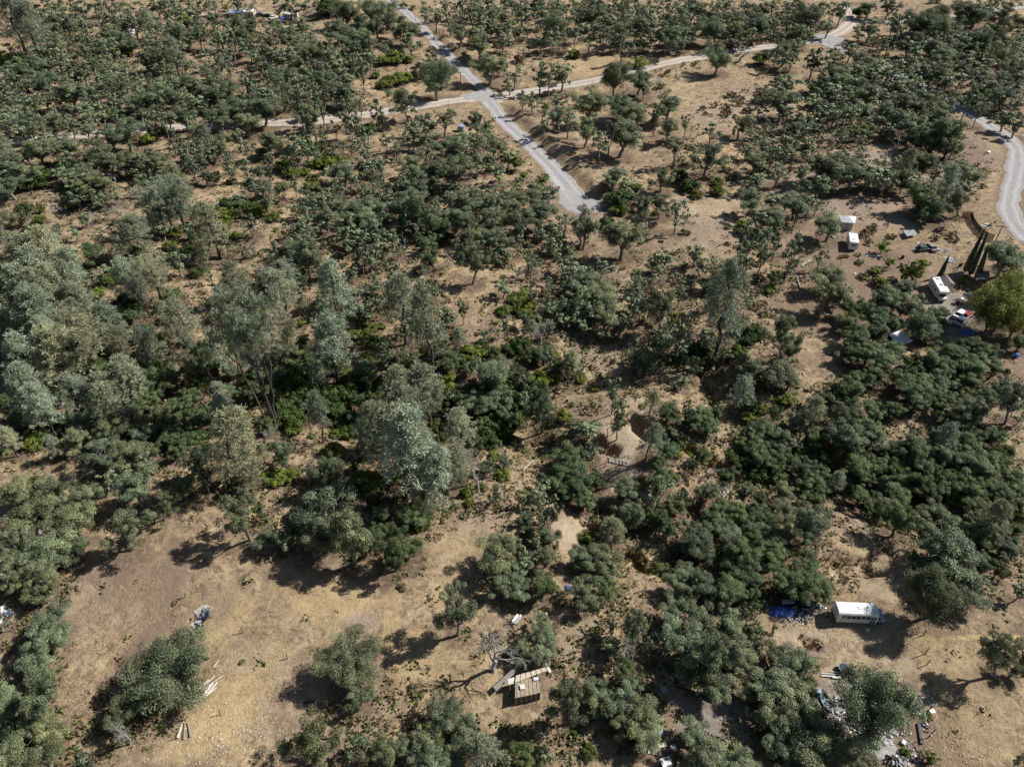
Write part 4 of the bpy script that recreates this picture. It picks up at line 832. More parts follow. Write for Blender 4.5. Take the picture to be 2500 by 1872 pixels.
def make_labels(idx):
    cell = {}
    for i in idx:
        dd = [math.hypot(TCX[i]-a, (TCY[i]-b)*1.3) for _, a, b in LAND]; order = np.argsort(dd)
        L_ = int(order[0]); an = math.atan2(-(TCY[i]-LAND[L_][2])*1.3, TCX[i]-LAND[L_][1]); s_ = int(round(an/(math.pi/4))) % 8
        cell.setdefault((NOUN[kd[i]], L_, s_), []).append((dd[L_], i))
    out = {}
    for (nn, L_, s_), lst in cell.items():
        lst.sort()
        for r_, (_, i) in enumerate(lst):
            lab = f"{size_word(kd[i], TWP[i])}{ADJ[kd[i]]} {nn}, {ORD[min(r_, 19)]} {DIRS[s_]} {LAND[L_][0]}"
            out[i] = lab if len(lab.split()) <= 16 else lab.replace(size_word(kd[i], TWP[i]), '', 1)
    return out
# ================================================================ plant them
byn = {}
for i in range(len(kd)):
    if TCX[i] < -40 or TCX[i] > 2540: continue
    byn.setdefault(NOUN[kd[i]], []).append(i)
single = []; rest = []
for nn, lst in byn.items():
    lst.sort(key=lambda i: -TWP[i]); single += lst[:300]; rest += lst[300:]
labels = make_labels(single)
rr = random.Random(5)
PROTO = dict(o='o', B='B', t='t', n='n', l='l', g='l', p='p', P='P', Q='Q', m='m', M='m', s='s', k='k', b='b', d='d', D='D', y='y', w='w')
for i in single:
    k = kd[i]; W = float(TW[i]); H = float(TH[i]); pk = PROTO[k]
    if k in 'o' and TWP[i] < 42: pk = 'of'
    if k in 'olg' and W > 12.5: pk = 'B'
    pr = rr.choice(K[pk]); sx = W/pr.W; sz = H/pr.hc
    if k in 'mM': sz = max(.7, min(1.3, sz)); 
    sz = max(sx*.62, min(sx*1.75, sz)) if k not in 'tnpPQmMdD' else max(sx*.5, min(sx*2.2, sz))
    v = rr.uniform(.72, 1.22); hue = rr.uniform(-.035, .12)
    colr = (v*(1+hue), v, v*(1-hue*1.2), 1)
    if k == 'g': colr = (v*1.25, v*1.08, v*1.35, 1)
    if k == 'l' and pk == 'B': colr = (v*.95, v*1.05, v*.75, 1)
    if k == 'M': colr = (v*1.05, v*1.02, v*.95, 1)
    rz = rr.uniform(0, 6.28) if k not in 'mM' else (0.0 if k == 'm' else math.pi+.2)
    nm = KNAME[NOUN[k]]
    tilt = float(np.clip(TLN[i][0], -.5, .5)) if k not in 'mM' else 0
    sz *= 1.12 if k in 'pP' else 1
    rot = (Matrix.Rotation(tilt, 3, 'Y') @ Matrix.Rotation(rz, 3, 'Z')).to_euler()
    if pr.trunk is None:
        o = bpy.data.objects.new(nm, pr.crown); COL.objects.link(o); o.location = (TX[i], TY[i], TZ[i]-.05); o.rotation_euler = rot; o.scale = (sx, sx, sz); o.color = colr
    else:
        o = empty(nm, (TX[i], TY[i], TZ[i]-.05), rot=rot); o.scale = (sx, sx*rr.uniform(.88, 1.1), sz)
        for pn, me in (('trunk', pr.trunk), ('crown', pr.crown)):
            c = bpy.data.objects.new(pn, me); COL.objects.link(c); c.parent = o; c.color = colr
            if pn == 'trunk' and sx < .9: pass
    tag(o, labels[i], {'oak': 'tree', 'live oak': 'tree', 'pine': 'tree', 'dead tree': 'dead tree', 'bright tree': 'tree', 'willow': 'tree', 'shrub': 'shrub', 'dry bush': 'shrub'}[NOUN[k]], GROUPS[NOUN[k]])
# the small rest of each kind, beyond the 300 largest, joined
def merge_rest(ids, name, protos, lm, label):
    g = Geo(); gt = Geo()
    for i in ids:
        pr = rr.choice(protos); W = TW[i]; s_ = W/pr.W; sz = max(s_*.6, min(s_*1.9, TH[i]/pr.hc)); a = rr.uniform(0, 6.28); c_, d_ = math.cos(a), math.sin(a); tv = rr.uniform(-.28, .3)
        for src, dst in ((pr.cr, g), (pr.tr, gt)):
            if src is None: continue
            V, F, T = src
            X = np.stack([(V[:, 0]*c_-V[:, 1]*d_)*s_+TX[i], (V[:, 0]*d_+V[:, 1]*c_)*s_+TY[i], V[:, 2]*sz+TZ[i]], 1)
            dst.add(X, F, np.clip(T+tv, 0, 1) if dst is g else T)
    V, F, T = g.get(); me = mesh_np(name, V, F, lm, T); o = bpy.data.objects.new(name, me); COL.objects.link(o); tag(o, label, kind='stuff'); o['category'] = 'trees' if 'tree' in name or 'wood' in name else 'shrubs'
    if gt.V:
        V, F, T = gt.get(); me = mesh_np('trunks', V, F, BARK, None, True); c = bpy.data.objects.new('trunks', me); COL.objects.link(c); c.parent = o; c['kind'] = 'stuff'
FARK = [Kind(7, 4.4, *oak(300+i, 7, 6.0, 4.4, 5, 26, 24, .30, gap=.02, lo=True), L_OAK, BARK, 'far_oak') for i in range(5)]
ro = [i for i in rest if NOUN[kd[i]] == 'oak']; rs = [i for i in rest if NOUN[kd[i]] == 'shrub']; rl = [i for i in rest if NOUN[kd[i]] == 'live oak']
print('rest', len(ro), len(rs), len(rl), 'threshold px', min(TWP[i] for i in single if NOUN[kd[i]] == 'oak'))
merge_rest(ro, 'far_oak_wood', FARK, L_OAK, 'many small grey-green oaks of the dense woodland on the far slopes')
if rs: merge_rest(rs, 'small_shrubs', [Kind(3, 1.1, shrub(400+i, 3, 1.9, 12, 50, .16), None, L_SHR, None, 'tiny_shrub') for i in range(3)], L_SHR, 'scattered smallest green shrubs between the trees')
if rl: merge_rest(rl, 'small_live_oaks', FARK, L_LIVE, 'smallest dense live oaks filling the creek woodland')
print('trees single', len(single), 'rest', len(rest))
def understory(n=34000):
    """knee-high brush and brown duff tufts below and between the crowded trees"""
    r = np.random.default_rng(77); px = r.uniform(-30, 2530, n); py = r.uniform(0, 1, n)**1.15*1900-20
    C = np.stack([TCX, TCY], 1); cnt = np.zeros(n); rad = 38+py*.035
    for a in range(0, n, 2000):
        d = np.hypot(px[a:a+2000, None]-C[None, :, 0], (py[a:a+2000, None]-C[None, :, 1])*1.2); cnt[a:a+2000] = (d < rad[a:a+2000, None]).sum(1)
    m = r.random(n) < np.clip((cnt-1.2)*.30, 0.012, .9); px, py = px[m], py[m]; x, y, z = unproj(px, py, h_full, 10); ok = np.ones(len(x), bool)
    for k, P in RC.items():
        d, _, _ = pdist(x, y, P); ok &= d > ROADS[k][1]+.7
    for a, b, c_, d_ in ((1440, 1010, 1600, 1220), (1850, 1490, 2240, 1590), (1980, 540, 2330, 860), (2000, 1600, 2330, 1872), (1180, 1580, 1340, 1760), (1360, 1250, 1450, 1350)): ok &= ~((px > a) & (px < c_) & (py > b) & (py < d_))
    x, y, z = x[ok], y[ok], z[ok]; n = len(x); q = 9; s = r.uniform(.3, 1.0, n)*(1+y/400)
    off = r.normal(0, 1, (n, q, 3))*s[:, None, None]*np.array([.42, .42, .0]); off[:, :, 2] = np.abs(r.normal(0, .35, (n, q)))*s[:, None]
    Pp = (np.stack([x, y, z], 1)[:, None, :]+off).reshape(-1, 3); nn = r.normal(0, .5, Pp.shape)+np.array([0, 0, 1.])
    kind_ = r.random(n) < .62
    for nm, sel, lm, lab in (('dry_brush', kind_, L_DRY, 'low brown brush and weeds covering the woodland floor'), ('green_brush', ~kind_, L_SHR, 'low green seedlings and poison oak on the woodland floor')):
        w_ = np.repeat(sel, q); g_ = Geo(); leaves(g_, Pp[w_], nn[w_], np.repeat(s[sel], q)*.27, r, aspect=.7, jit=.5)
        V, F, T_ = g_.get(); o = bpy.data.objects.new(nm, mesh_np(nm, V, F, lm, T_)); COL.objects.link(o); tag(o, lab, 'undergrowth', kind='stuff')
        if nm == 'green_brush': o.color = (.6, .62, .8, 1)
    print('brush', n)
understory()
# cypresses
for (b, t_, lab) in (((2355, 664), (2399, 570), 'tall dark cypress, leftmost of the three beside the shelter'), ((2367, 672), (2407, 580), 'tall dark cypress, middle of the three beside the shelter'),
                     ((2384, 682), (2412, 603), 'dark cypress, rightmost of the three beside the shelter'), ((2286, 694), (2314, 632), 'single dark cypress between the motorhome and the tan shed')):
    p = at(*b); hs = np.linspace(1, 20, 200); _, yy, _ = pxy(p.x, p.y, p.z+hs); H = float(hs[np.argmin(abs(yy-t_[1]))]); xx, _, cc = pxy(p.x, p.y, p.z+H)
    pr = rr.choice(K['c']); o = empty('cypress_tree', p, rot=(Matrix.Rotation(math.atan2((t_[0]-xx)*cc/FOC, H), 3, 'Y')).to_euler(), label=lab, cat='tree', group='cypresses by the homestead'); o.scale = (.82, .82, H/9.5*1.12)
    for pn, me in (('trunk', pr.trunk), ('crown', pr.crown)):
        c = bpy.data.objects.new(pn, me); COL.objects.link(c); c.parent = o
# ================================================================ dry grass tufts
def tufts(n=70000):
    r = np.random.default_rng(99); px = r.uniform(-60, 2560, n); py = r.uniform(0, 1, n)*1950-40; px_, py_ = px, py
    x, y, z = unproj(px_, py_, h_full, 10); m = np.ones(n, bool)
    for k, P in RC.items():
        d, _, _ = pdist(x, y, P); m &= d > ROADS[k][1]+.6
    dn = fbm(x, y, 5, 3, 31); m &= dn > r.uniform(.28, .62, n); m &= y < 330
    x, y, z = x[m], y[m], z[m]; n = len(x); nb = 3; V = []; 
    hgt = r.uniform(.05, .13, n)*(1+.5*(dn[m] > .6)); base = np.stack([x, y, z-.03], 1)
    Vs = []; Fs = []
    for b_ in range(nb):
        a = r.uniform(0, 6.28, n); wd = r.uniform(.05, .13, n); dx, dy = np.cos(a), np.sin(a); ln = r.uniform(1.5, 4, n)*hgt
        p0 = base + np.stack([-dy*wd, dx*wd, z*0], 1); p1 = base + np.stack([dy*wd, -dx*wd, z*0], 1); p2 = base + np.stack([dx*ln, dy*ln, hgt], 1)
        Vs.append(np.stack([p0, p1, p2], 1).reshape(-1, 3))
    V = np.concatenate(Vs); F = np.arange(len(V)).reshape(-1, 3)
    me = mesh_np('dry_grass', V, F, leaf_mat('straw', (.27, .19, .11), (.50, .37, .22), .3), np.clip(r.normal(.5, .25, len(F)), 0, 1))
    o = bpy.data.objects.new('dry_grass', me); COL.objects.link(o); tag(o, 'tufts of dry straw-coloured grass on the open ground', 'grass', kind='stuff')
tufts()
# ================================================================ man-made things
WHITE = mat('white_paint', (.76, .76, .74), .38, .26, 1.1, spec=.5); WHITE2 = mat('weathered_white', (.62, .61, .58), .6, .3, 2.5)
GLASS = mat('dark_glass', (.02, .022, .025), .08, .2, 2, spec=.8); TYRE = mat('tyre_rubber', (.018, .018, .019), .85, .4, 8)
STEEL = mat('dull_steel', (.33, .34, .35), .4, .4, 4, metal=.7); RUST = mat('rusty_metal', (.22, .09, .045), .85, .5, 5); BLACK = mat('black_plastic', (.02, .02, .024), .55, .4, 4)
BLUE = mat('blue_tarp', (.045, .115, .40), .45, .45, 3); TEAL = mat('teal_tarp', (.01, .14, .19), .45, .5, 3); SKYB = mat('pale_blue_paint_and_shade', (.28, .36, .48), .35, .2, 2)
WOOD = mat('grey_wood', (.27, .24, .20), .85, .45, 5, bump=.3); WOODY = mat('fresh_lumber', (.50, .44, .32), .75, .25, 4); WOODP = mat('pale_boards', (.66, .62, .54), .75, .25, 5); WOODB = mat('brown_wood', (.10, .07, .052), .85, .45, 5, bump=.3)
BEIGE = mat('beige_siding', (.52, .45, .34), .7, .15, 2); SHING = mat('grey_shingles', (.20, .17, .155), .9, .35, 5, bump=.3); GALV = mat('galvanised_sheet', (.52, .54, .56), .38, .35, 2.5, metal=.35)
RED = mat('red_paint', (.30, .035, .03), .4, .3, 3); GREENP = mat('dark_green_paint', (.03, .07, .045), .5, .4, 3); CONC = mat('chalky_rubble', (.58, .56, .53), .9, .35, 5); GREYP = mat('grey_paint', (.32, .33, .34), .6, .3, 3); YEL = mat('yellow_plastic', (.62, .50, .05), .5, .2, 3); SILV = mat('silver_paint', (.45, .47, .50), .25, .2, 2, metal=.5); NAVY = mat('navy_paint', (.02, .035, .08), .3, .3, 2); ORANGE = mat('orange_brown_paint', (.40, .16, .06), .7, .3, 3)
def atz(px, py, z):
    x, y, _ = unproj(np.array([px]), np.array([py]), lambda a, b: np.full(a.shape, float(z)), 40); return Vector((x[0], y[0], z))
def Z3(): return Vector((0, 0, 0))
def rel(pts, o): return [Vector(p)-Vector(o) for p in pts]
def roofquad(px, h, base): return rel([atz(a, b, base.z+h) for a, b in px], base)
# ---------------------------------------------------------------- wheels
def wheel(par, x, y, r=.40, w=.26, side=1):
    t = MB().tube([(0, -w/2, 0), (0, -w/2+.04, 0), (0, w/2-.04, 0), (0, w/2, 0)], [r*.9, r, r, r*.9], TYRE, 14).build('wheel', par, loc=(x, y, r))
    MB().tube([(0, -.02, 0), (0, .02, 0)], r*.55, STEEL, 10).build('rim', t, loc=(0, side*(w/2+.005), 0)); return t
# ---------------------------------------------------------------- shuttle bus
def shuttle_bus():
    a = ang((2046, 1521), (2157, 1526)); p = at(2046, 1521); q = at(2150, 1526); mid = (p+q)/2; n = Vector((-math.sin(a), math.cos(a), 0)); c = mid+n*1.15; c.z = gz(c.x, c.y)+.02
    o = empty('shuttle_bus', c, a, 'white shuttle bus with six side windows parked on bare dirt', 'bus')
    L0, L1, W2 = -3.7, 2.35, 1.15
    prof = [(-W2, .42), (W2, .42), (W2+.02, 1.5), (W2-.03, 2.45), (W2-.16, 2.66), (W2-.45, 2.76), (-W2+.45, 2.76), (-W2+.16, 2.66), (-W2+.03, 2.45), (-W2-.02, 1.5)]
    b = MB(); st = [(L0, 1), (L0+.02, 1), (L1-.7, 1), (L1-.25, .985), (L1, .93)]
    vs = []; n_ = len(prof)
    for x, k in st:
        for y, z in prof: vs.append((x, y*(.97+.03*k), .42+(z-.42)*(k if z > 2 else 1)))
    fs = [tuple(range(n_))[::-1], tuple(range((len(st)-1)*n_, len(st)*n_))]
    for i in range(len(st)-1):
        for k in range(n_): fs.append((i*n_+k, i*n_+(k+1) % n_, (i+1)*n_+(k+1) % n_, (i+1)*n_+k))
    b._add(vs, fs, WHITE); b.build('body', o, bevel=.02)
    for s in (-1, 1):
        for k in range(6 if s < 0 else 7):
            x = L0+.85+k*.74; f = MB().box((x, s*(W2+.015), 1.88), (.62, .03, .66), GREYP).build('window_frame', o); MB().box((x, s*(W2+.03), 1.88), (.54, .03, .58), GLASS).build('pane', f)
    MB().box(((L0+L1)/2, -W2-.03, 1.38), (5.9, .02, .05), GREYP).build('side_trim', o); MB().box(((L0+L1)/2, -W2-.02, .62), (5.9, .04, .22), WHITE2).build('skirt', o)
    d = MB().box((1.62, -W2-.02, 1.35), (.86, .04, 1.75), WHITE).build('door', o)
    for dx in (-.21, .21):
        for z, h in ((1.78, .72), (.92, .62)): MB().box((1.62+dx, -W2-.045, z), (.30, .02, h), GLASS).build('pane', d)
    MB().prism([(2.3, .5), (3.72, .5), (3.78, .95), (3.6, 1.18), (2.95, 1.38), (2.3, 1.42)], -1.0, 1.0, SKYB).build('hood', o, bevel=.05)  # bluish colour paints shade onto the white hood
    MB().prism([(2.2, 1.3), (2.98, 1.36), (2.42, 2.16), (2.2, 2.2)], -.98, .98, WHITE).build('cab', o, bevel=.02)
    MB().prism([(2.99, 1.42), (3.01, 1.44), (2.47, 2.12), (2.45, 2.10)], -.88, .88, GLASS).build('windshield', o)
    MB().prism([(2.32, 1.42), (2.82, 1.42), (2.45, 2.02), (2.32, 2.04)], -1.01, -.99, GLASS).build('cab_window', o)
    MB().box((3.8, 0, .55), (.14, 2.1, .2), BLACK).build('bumper', o); MB().box((-3.76, 0, .55), (.12, 2.2, .18), BLACK).build('rear_bumper', o)
    for s in (-1, 1):
        MB().box((3.76, s*.75, .92), (.06, .28, .2), GALV).build('headlight', o); MB().box((2.6, s*1.18, 1.75), (.1, .18, .3), BLACK).build('mirror', o)
        wheel(o, 3.0, s*.92, .39, .26, s); wheel(o, -2.0, s*.92, .39, .32, s)
        MB().box((-3.73, s*.95, 1.0), (.04, .12, .3), RED).build('tail_light', o)
    MB().box((-3.72, 0, 1.5), (.03, .95, 1.75), WHITE2).build('rear_door', o)
    for k in range(4): MB().box((-2.6+1.35*k, 0, 2.763), (.035, 1.5, .012), GREYP).build('roof_seam', o)
    MB().box((-.4, 0, 2.79), (.55, .55, .07), WHITE2).build('roof_vent', o)
shuttle_bus()
# ---------------------------------------------------------------- loose boards, logs, posts
def strip_between(name, p0, p1, w_, h_, m, par=None, base=None, z=.05, tube=False, n=6):
    a = at(*p0); b = at(*p1); a.z += z; b.z += z
    if base is not None: a -= base; b -= base
    d = b-a; L = d.length; c = (a+b)/2; rz = math.atan2(d.y, d.x); ry = -math.asin(d.z/L)
    if tube: return MB().tube([(-L/2, 0, 0), (-L/6, 0, .02), (L/6, 0, -.02), (L/2, 0, 0)], [w_, w_*.95, w_*.85, w_*.7], m, n).build(name, par, loc=c, rot=(0, ry, rz))
    return MB().box((0, 0, 0), (L, w_, h_), m).build(name, par, loc=c, rot=(0, ry, rz))
def pile(name, label, cat, segs, part='board', w_=.16, h_=.07, m=WOODP, tube=False, group=None):
    c = at(*segs[0][0]); o = empty(name, c, 0, label, cat, group)
    for i, s_ in enumerate(segs): strip_between(part, s_[0], s_[1], s_[2] if len(s_) > 2 else w_, h_, m if len(s_) < 4 else s_[3], o, c, .06+.05*(i % 4), tube)
    return o
def T(i, j, x, y): return (625*i+x/3.539, 468*j+y/3.539)
P = lambda x, y: (1980+x/6.089, 1600+y/6.089)
B_ = lambda x, y: (1840+x/6.133, 1440+y/6.133)
Hh = lambda x, y: (2000+x/4.424, 500+y/4.424)
S_ = lambda x, y: (1180+x/4.24, 1580+y/4.24)
Tt = lambda x, y: (560+x/4.89, y/4.89)
Q_ = lambda x, y: (1480+x/3.05, 1560+y/3.05)
g = lambda x, y: T(0, 3, x, y)
pile('plank_pile', 'white planks stacked on dry grass beside the big round oak', 'planks', [(g(1755, 1045), g(1840, 930), .3), (g(1785, 1040), g(1880, 925), .22), (g(1765, 1062), g(1875, 970), .16), (g(1720, 990), g(1810, 905)), (g(1740, 1000), g(1930, 865), .08), (g(1845, 800), g(1895, 730), .08), (g(1730, 1000), g(1860, 870), .1)])
pile('log_pile', 'three weathered logs lying in parallel on straw grass', 'logs', [(g(1535, 1410), g(1570, 1285), .22, WOODY), (g(1590, 1420), g(1600, 1275), .14, WOOD), (g(1650, 1400), g(1625, 1275), .14, WOOD)], 'log', tube=True)
pile('split_log_pile', 'split grey logs fanned out on the brown slope', 'logs', [(T(2, 2, 1795, 960), T(2, 2, 1815, 840), .12), (T(2, 2, 1815, 970), T(2, 2, 1855, 880), .10), (T(2, 2, 1815, 1000), T(2, 2, 1905, 885), .17), (T(2, 2, 1840, 960), T(2, 2, 1925, 870), .09)], 'log', m=BARKW, tube=True)
pile('pipe_pile', 'long white pipes lying beside the round black tub', 'pipes', [(P(280, 240), P(590, 262), .07), (P(150, 268), P(420, 285), .06), (P(150, 305), P(440, 325), .1), (P(310, 332), P(450, 350), .12), (P(0, 222), P(110, 232), .05)], 'pipe', m=WHITE, tube=True)
pile('fallen_log', 'pale fallen trunk with branch on the creek bank left of the live oak', 'log', [(T(2, 2, 70, 780), T(2, 2, 185, 660), .12)], 'trunk', m=BARKW, tube=True)
pile('fallen_log', 'grey log lying across the bare corral beside the small oak', 'log', [(T(3, 1, 290, 640), T(3, 1, 400, 570), .22)], 'trunk', m=BARKW, tube=True)
pile('fallen_log', 'thick striped log standing out on the dark corral dirt', 'log', [(T(3, 1, 245, 740), T(3, 1, 275, 840), .35)], 'trunk', m=WOOD, tube=True)
pile('fallen_log', 'dark charred log near the gully oak with bare limbs', 'log', [(T(2, 2, 1070, 965), T(2, 2, 1230, 1090), .2)], 'trunk', m=BARKD, tube=True)
pile('fallen_log', 'crossed pale poles lying over the deep pit edge', 'poles', [(T(2, 2, 735, 1030), T(2, 2, 745, 1205), .1), (T(2, 2, 700, 1245), T(2, 2, 850, 1150), .1), (T(2, 2, 745, 1150), T(2, 2, 820, 1130), .07), (T(2, 2, 600, 1180), T(2, 2, 740, 1235), .09)], 'pole', m=BARKW, tube=True)
pile('plank_pile', 'weathered pale boards heaped on dirt beside the large oak', 'planks', [(T(2, 3, 1130+18*i, 480+(i*37) % 45), T(2, 3, 1175+18*i, 500+(i*53) % 40), .14, (WOODP, WHITE2, WOOD)[i % 3]) for i in range(7)]+[(T(2, 3, 1235, 490), T(2, 3, 1270, 570), .2, WHITE2), (T(2, 3, 1140, 510), T(2, 3, 1250, 520), .16, WHITE2)])
pile('bridge', 'grey ladder-like footbridge laid across the eroded gully', 'footbridge', [(T(2, 2, 830, 640), T(2, 2, 1010, 690), .12), (T(2, 2, 835, 672), T(2, 2, 1005, 715), .12)]+[(T(2, 2, 845+30*k, 640+8*k), T(2, 2, 845+30*k, 682+7*k), .1) for k in range(6)], 'beam', m=BARKW)
def post(name, base, top, label, cat='post', r=.07, m=WOODB, group=None):
    p = at(*base); hs = np.linspace(.3, 14, 300); _, yy, _ = pxy(p.x, p.y, p.z+hs); h = float(hs[np.argmin(abs(yy-top[1]))]); xx, _, cc = pxy(p.x, p.y, p.z+h); dx = (top[0]-xx)*cc/FOC; dx = max(-h*.25, min(h*.25, dx))
    o = MB().tube([(0, 0, -.3), (dx*.5, 0, h*.5), (dx, 0, h)], [r, r*.95, r*.85], m, 8).build(name, None, loc=p); tag(o, label, cat, group); return o
for b, t_, lab in ((T(1, 3, 270, 722), T(1, 3, 262, 680), 'short dark post alone in the middle of the straw field'), (T(1, 3, 1278, 1335), T(1, 3, 1270, 1260), 'leaning brown post in grass below the twin oaks'),
    (g(2095, 495), g(2080, 445), 'short dark post right of the scrap rack heap'), (g(1905, 1205), g(1885, 1160), 'thin post with wire in the field below the white planks'), (g(1605, 190), g(1590, 150), 'dark bent post above the scrap rack heap'), (g(1530, 1410), g(1505, 1375), 'small stake beside the log pile'),
    (T(3, 3, 1340, 520), T(3, 3, 1370, 470), 'wooden fence post nearest the bus, topmost of the field row'), (T(3, 3, 1355, 680), T(3, 3, 1397, 620), 'wooden fence post, second from the top in the field row'), (T(3, 3, 1370, 775), T(3, 3, 1405, 728), 'wooden fence post, middle of the field row'),
    (T(3, 3, 1395, 935), T(3, 3, 1425, 898), 'short wooden fence post level with the shaded oak crown'), (T(3, 3, 1385, 1165), T(3, 3, 1437, 1118), 'fence post beside the corrugated white sheet'), (T(3, 3, 1385, 1400), T(3, 3, 1450, 1328), 'fence post right of the charred timber'),
    (T(3, 2, 1250, 1505), T(3, 2, 1278, 1460), 'brown post on the eroded slope, upper of two'), (T(3, 2, 1300, 1600), T(3, 2, 1318, 1565), 'brown post on the eroded slope, lower of two'), (T(3, 2, 1215, 1440), T(3, 2, 1235, 1410), 'short brown post above the eroded slope pair'),
    (T(2, 2, 860, 610), T(2, 2, 866, 540), 'pale topped post on the sandy bank above the footbridge'), (T(2, 2, 818, 680), T(2, 2, 823, 625), 'orange post at the left end of the footbridge'), (T(2, 2, 805, 715), T(2, 2, 808, 680), 'orange post just below the footbridge end'), (T(2, 2, 680, 780), T(2, 2, 684, 705), 'orange post in brush left of the footbridge'),
    (T(2, 2, 822, 510), T(2, 2, 826, 390), 'tall orange post beside the grey slender trees'), (T(2, 2, 783, 530), T(2, 2, 786, 490), 'short orange post beside the upper live oak'), (T(2, 2, 855, 345), T(2, 2, 858, 290), 'orange post behind the grey slender trees'), (T(2, 2, 1435, 1490), T(2, 2, 1430, 1350), 'thick round topped post right of the deep lower gully'),
    (T(2, 1, 2040, 300), T(2, 1, 2045, 250), 'dark stump post at the woodland edge beside the ridge'), (T(3, 1, 1210, 640), T(3, 1, 1200, 590), 'leaning post behind the bright yellow-green tree'), (T(3, 1, 565, 660), T(3, 1, 560, 620), 'corral stake, left of the pair below the camper'), (T(3, 1, 630, 640), T(3, 1, 632, 590), 'corral stake, right of the pair below the camper'), (T(3, 1, 1035, 320), T(3, 1, 1040, 270), 'reddish stump in brush left of the low metal roof'),
    (T(3, 1, 515, 1050), T(3, 1, 520, 1000), 'dark stake in dirt beside the bowed corral oak')):
    post('wooden_post', b, t_, lab, m=(ORANGE if 'orange' in lab else WOODB), r=.09 if 'orange' in lab or 'thick' in lab else .07)
# charred timber near the pad
p = at(*P(1640, 1320)); q = at(*P(1590, 1010)); o = strip_between('charred_timber', P(1640, 1320), P(1590, 1010), .35, .3, BLACK, z=.15); tag(o, 'long charred timber lying on pale dirt right of the gravel pad', 'timber')
# ---------------------------------------------------------------- utility poles
def upole(name, base, top, label, arm=1.2, armang=.3, brace=False, m=WOODB, r=.14):
    p = at(*base); hs = np.linspace(2, 14, 300); _, yy, _ = pxy(p.x, p.y, p.z+hs); h = float(hs[np.argmin(abs(yy-top[1]))]); o = empty(name, p, 0, label, 'utility pole'); xx, _, cc = pxy(p.x, p.y, p.z+h); dx = max(-.7, min(.7, (top[0]-xx)*cc/FOC))
    MB().tube([(0, 0, -.5), (dx, 0, h)], [r, r*.7], m, 8).build('pole', o)
    if arm:
        c_, s_ = math.cos(armang), math.sin(armang); MB().box((0, 0, 0), (arm*2, .14, .14), m).build('crossarm', o, loc=(dx, -.12, h-.35), rot=(0, 0, armang))
        for k in (-.9, -.45, .45, .9): MB().tube([(0, 0, 0), (0, 0, .18)], [.05, .03], GREYP, 6).build('insulator', o, loc=(dx+k*arm*c_, -.12+k*arm*s_, h-.28))
    if brace: MB().tube([(-.9, -.2, -.4), (dx, 0, h*.8)], [.09, .07], m, 6).build('brace', o)
    return o, Vector((p.x+dx, p.y-.12, p.z+h-.1))
_, w1 = upole('utility_pole', T(3, 1, 1965, 425), T(3, 1, 2028, 292), 'brown utility pole with crossarm at the road edge by the cypresses', 1.5, -.25)
upole('utility_pole', T(1, 0, 1772, 825), T(1, 0, 1765, 620), 'braced utility pole with twin legs beside the gravel road junction', .9, .1, True)
_, w2 = upole('utility_pole', T(2, 0, 1230, 490), T(2, 0, 1243, 303), 'grey utility pole beside the shrubs left on the upper road', .9, .2)
_, w3 = upole('utility_pole', T(2, 0, 1688, 415), T(2, 0, 1698, 222), 'grey utility pole before the dense oaks, right on the upper road', 1.0, .2, m=WOOD)
_, w4 = upole('utility_pole', T(3, 0, 190, 215), T(3, 0, 205, 50), 'grey utility pole in oaks left of the hairpin bend', 1.0, .3, m=WOOD)
upole('utility_pole', T(3, 0, 1040, 150), T(3, 0, 1080, 0), 'leaning utility pole beyond the hairpin on bare ground', 0)
upole('utility_pole', T(3, 0, 1240, 200), T(3, 0, 1298, 50), 'leafy topped pole beside the far upper road', 0)
upole('utility_pole', T(3, 0, 1170, 600), T(3, 0, 1195, 505), 'short pole with light crossarm right of the hairpin lane', .9, .1, m=GREYP)
upole('utility_pole', T(1, 0, 1385, 190), T(1, 0, 1365, 105), 'thin pole beside the north gravel road', 0, m=WOOD, r=.1)
# ---------------------------------------------------------------- fences
def fence(label, pts, hgt=1.2, wire=True, m=WOODB, r=.05, mesh_=None):
    c = at(*pts[0]); o = empty('fence', c, 0, label, 'fence'); tops = []
    for q in pts:
        p = at(*q)-c; MB().tube([(0, 0, -.2), (0, 0, hgt)], r, m, 6).build('post', o, loc=p); tops.append(p)
    if mesh_:
        for k in range(len(tops)-1):
            a, b = tops[k], tops[k+1]; d = b-a; L = math.hypot(d.x, d.y); nb = max(2, int(L/.22)); rz = math.atan2(d.y, d.x)
            bm_ = MB()
            for j in range(nb): f = (j+.5)/nb; bm_.box((a.x+d.x*f, a.y+d.y*f, a.z+d.z*f+hgt*.5), (.17, .03, hgt*(.92+.1*((j*7) % 3)/3)), mesh_, rot=(0, 0, rz))
            bm_.build('fence_panel', o)
    elif wire:
        for hh in (.35, .7, .95):
            MB().tube([t_+Vector((0, 0, hgt*hh)) for t_ in tops], .012, STEEL, 3, False).build('wire', o)
fence('wire fence with thin posts beside the left stretch of tan road', [(600, 312), (622, 311), (640, 309), (656, 308), (675, 307), (692, 306)], 1.3)
fence('wire fence along the roadside below the left junction approach', [(890, 288), (960, 274), (1040, 262), (1095, 256), (1142, 250)], 1.2)
fence('dark board fence curving below the gravel road by the cypresses', [Hh(1630, 130), Hh(1650, 200), Hh(1690, 260), Hh(1730, 310), Hh(1790, 350), Hh(1870, 385)], 1.7, mesh_=WOODB)
fence('red board fence stub under the roadside oak', [Hh(1540, 130), Hh(1630, 130)], 1.6, mesh_=RUST)
fence('tall brown board fence left of the bright yellow-green tree', [Hh(565, 800), Hh(600, 880), Hh(650, 905)], 1.8, mesh_=WOODB)
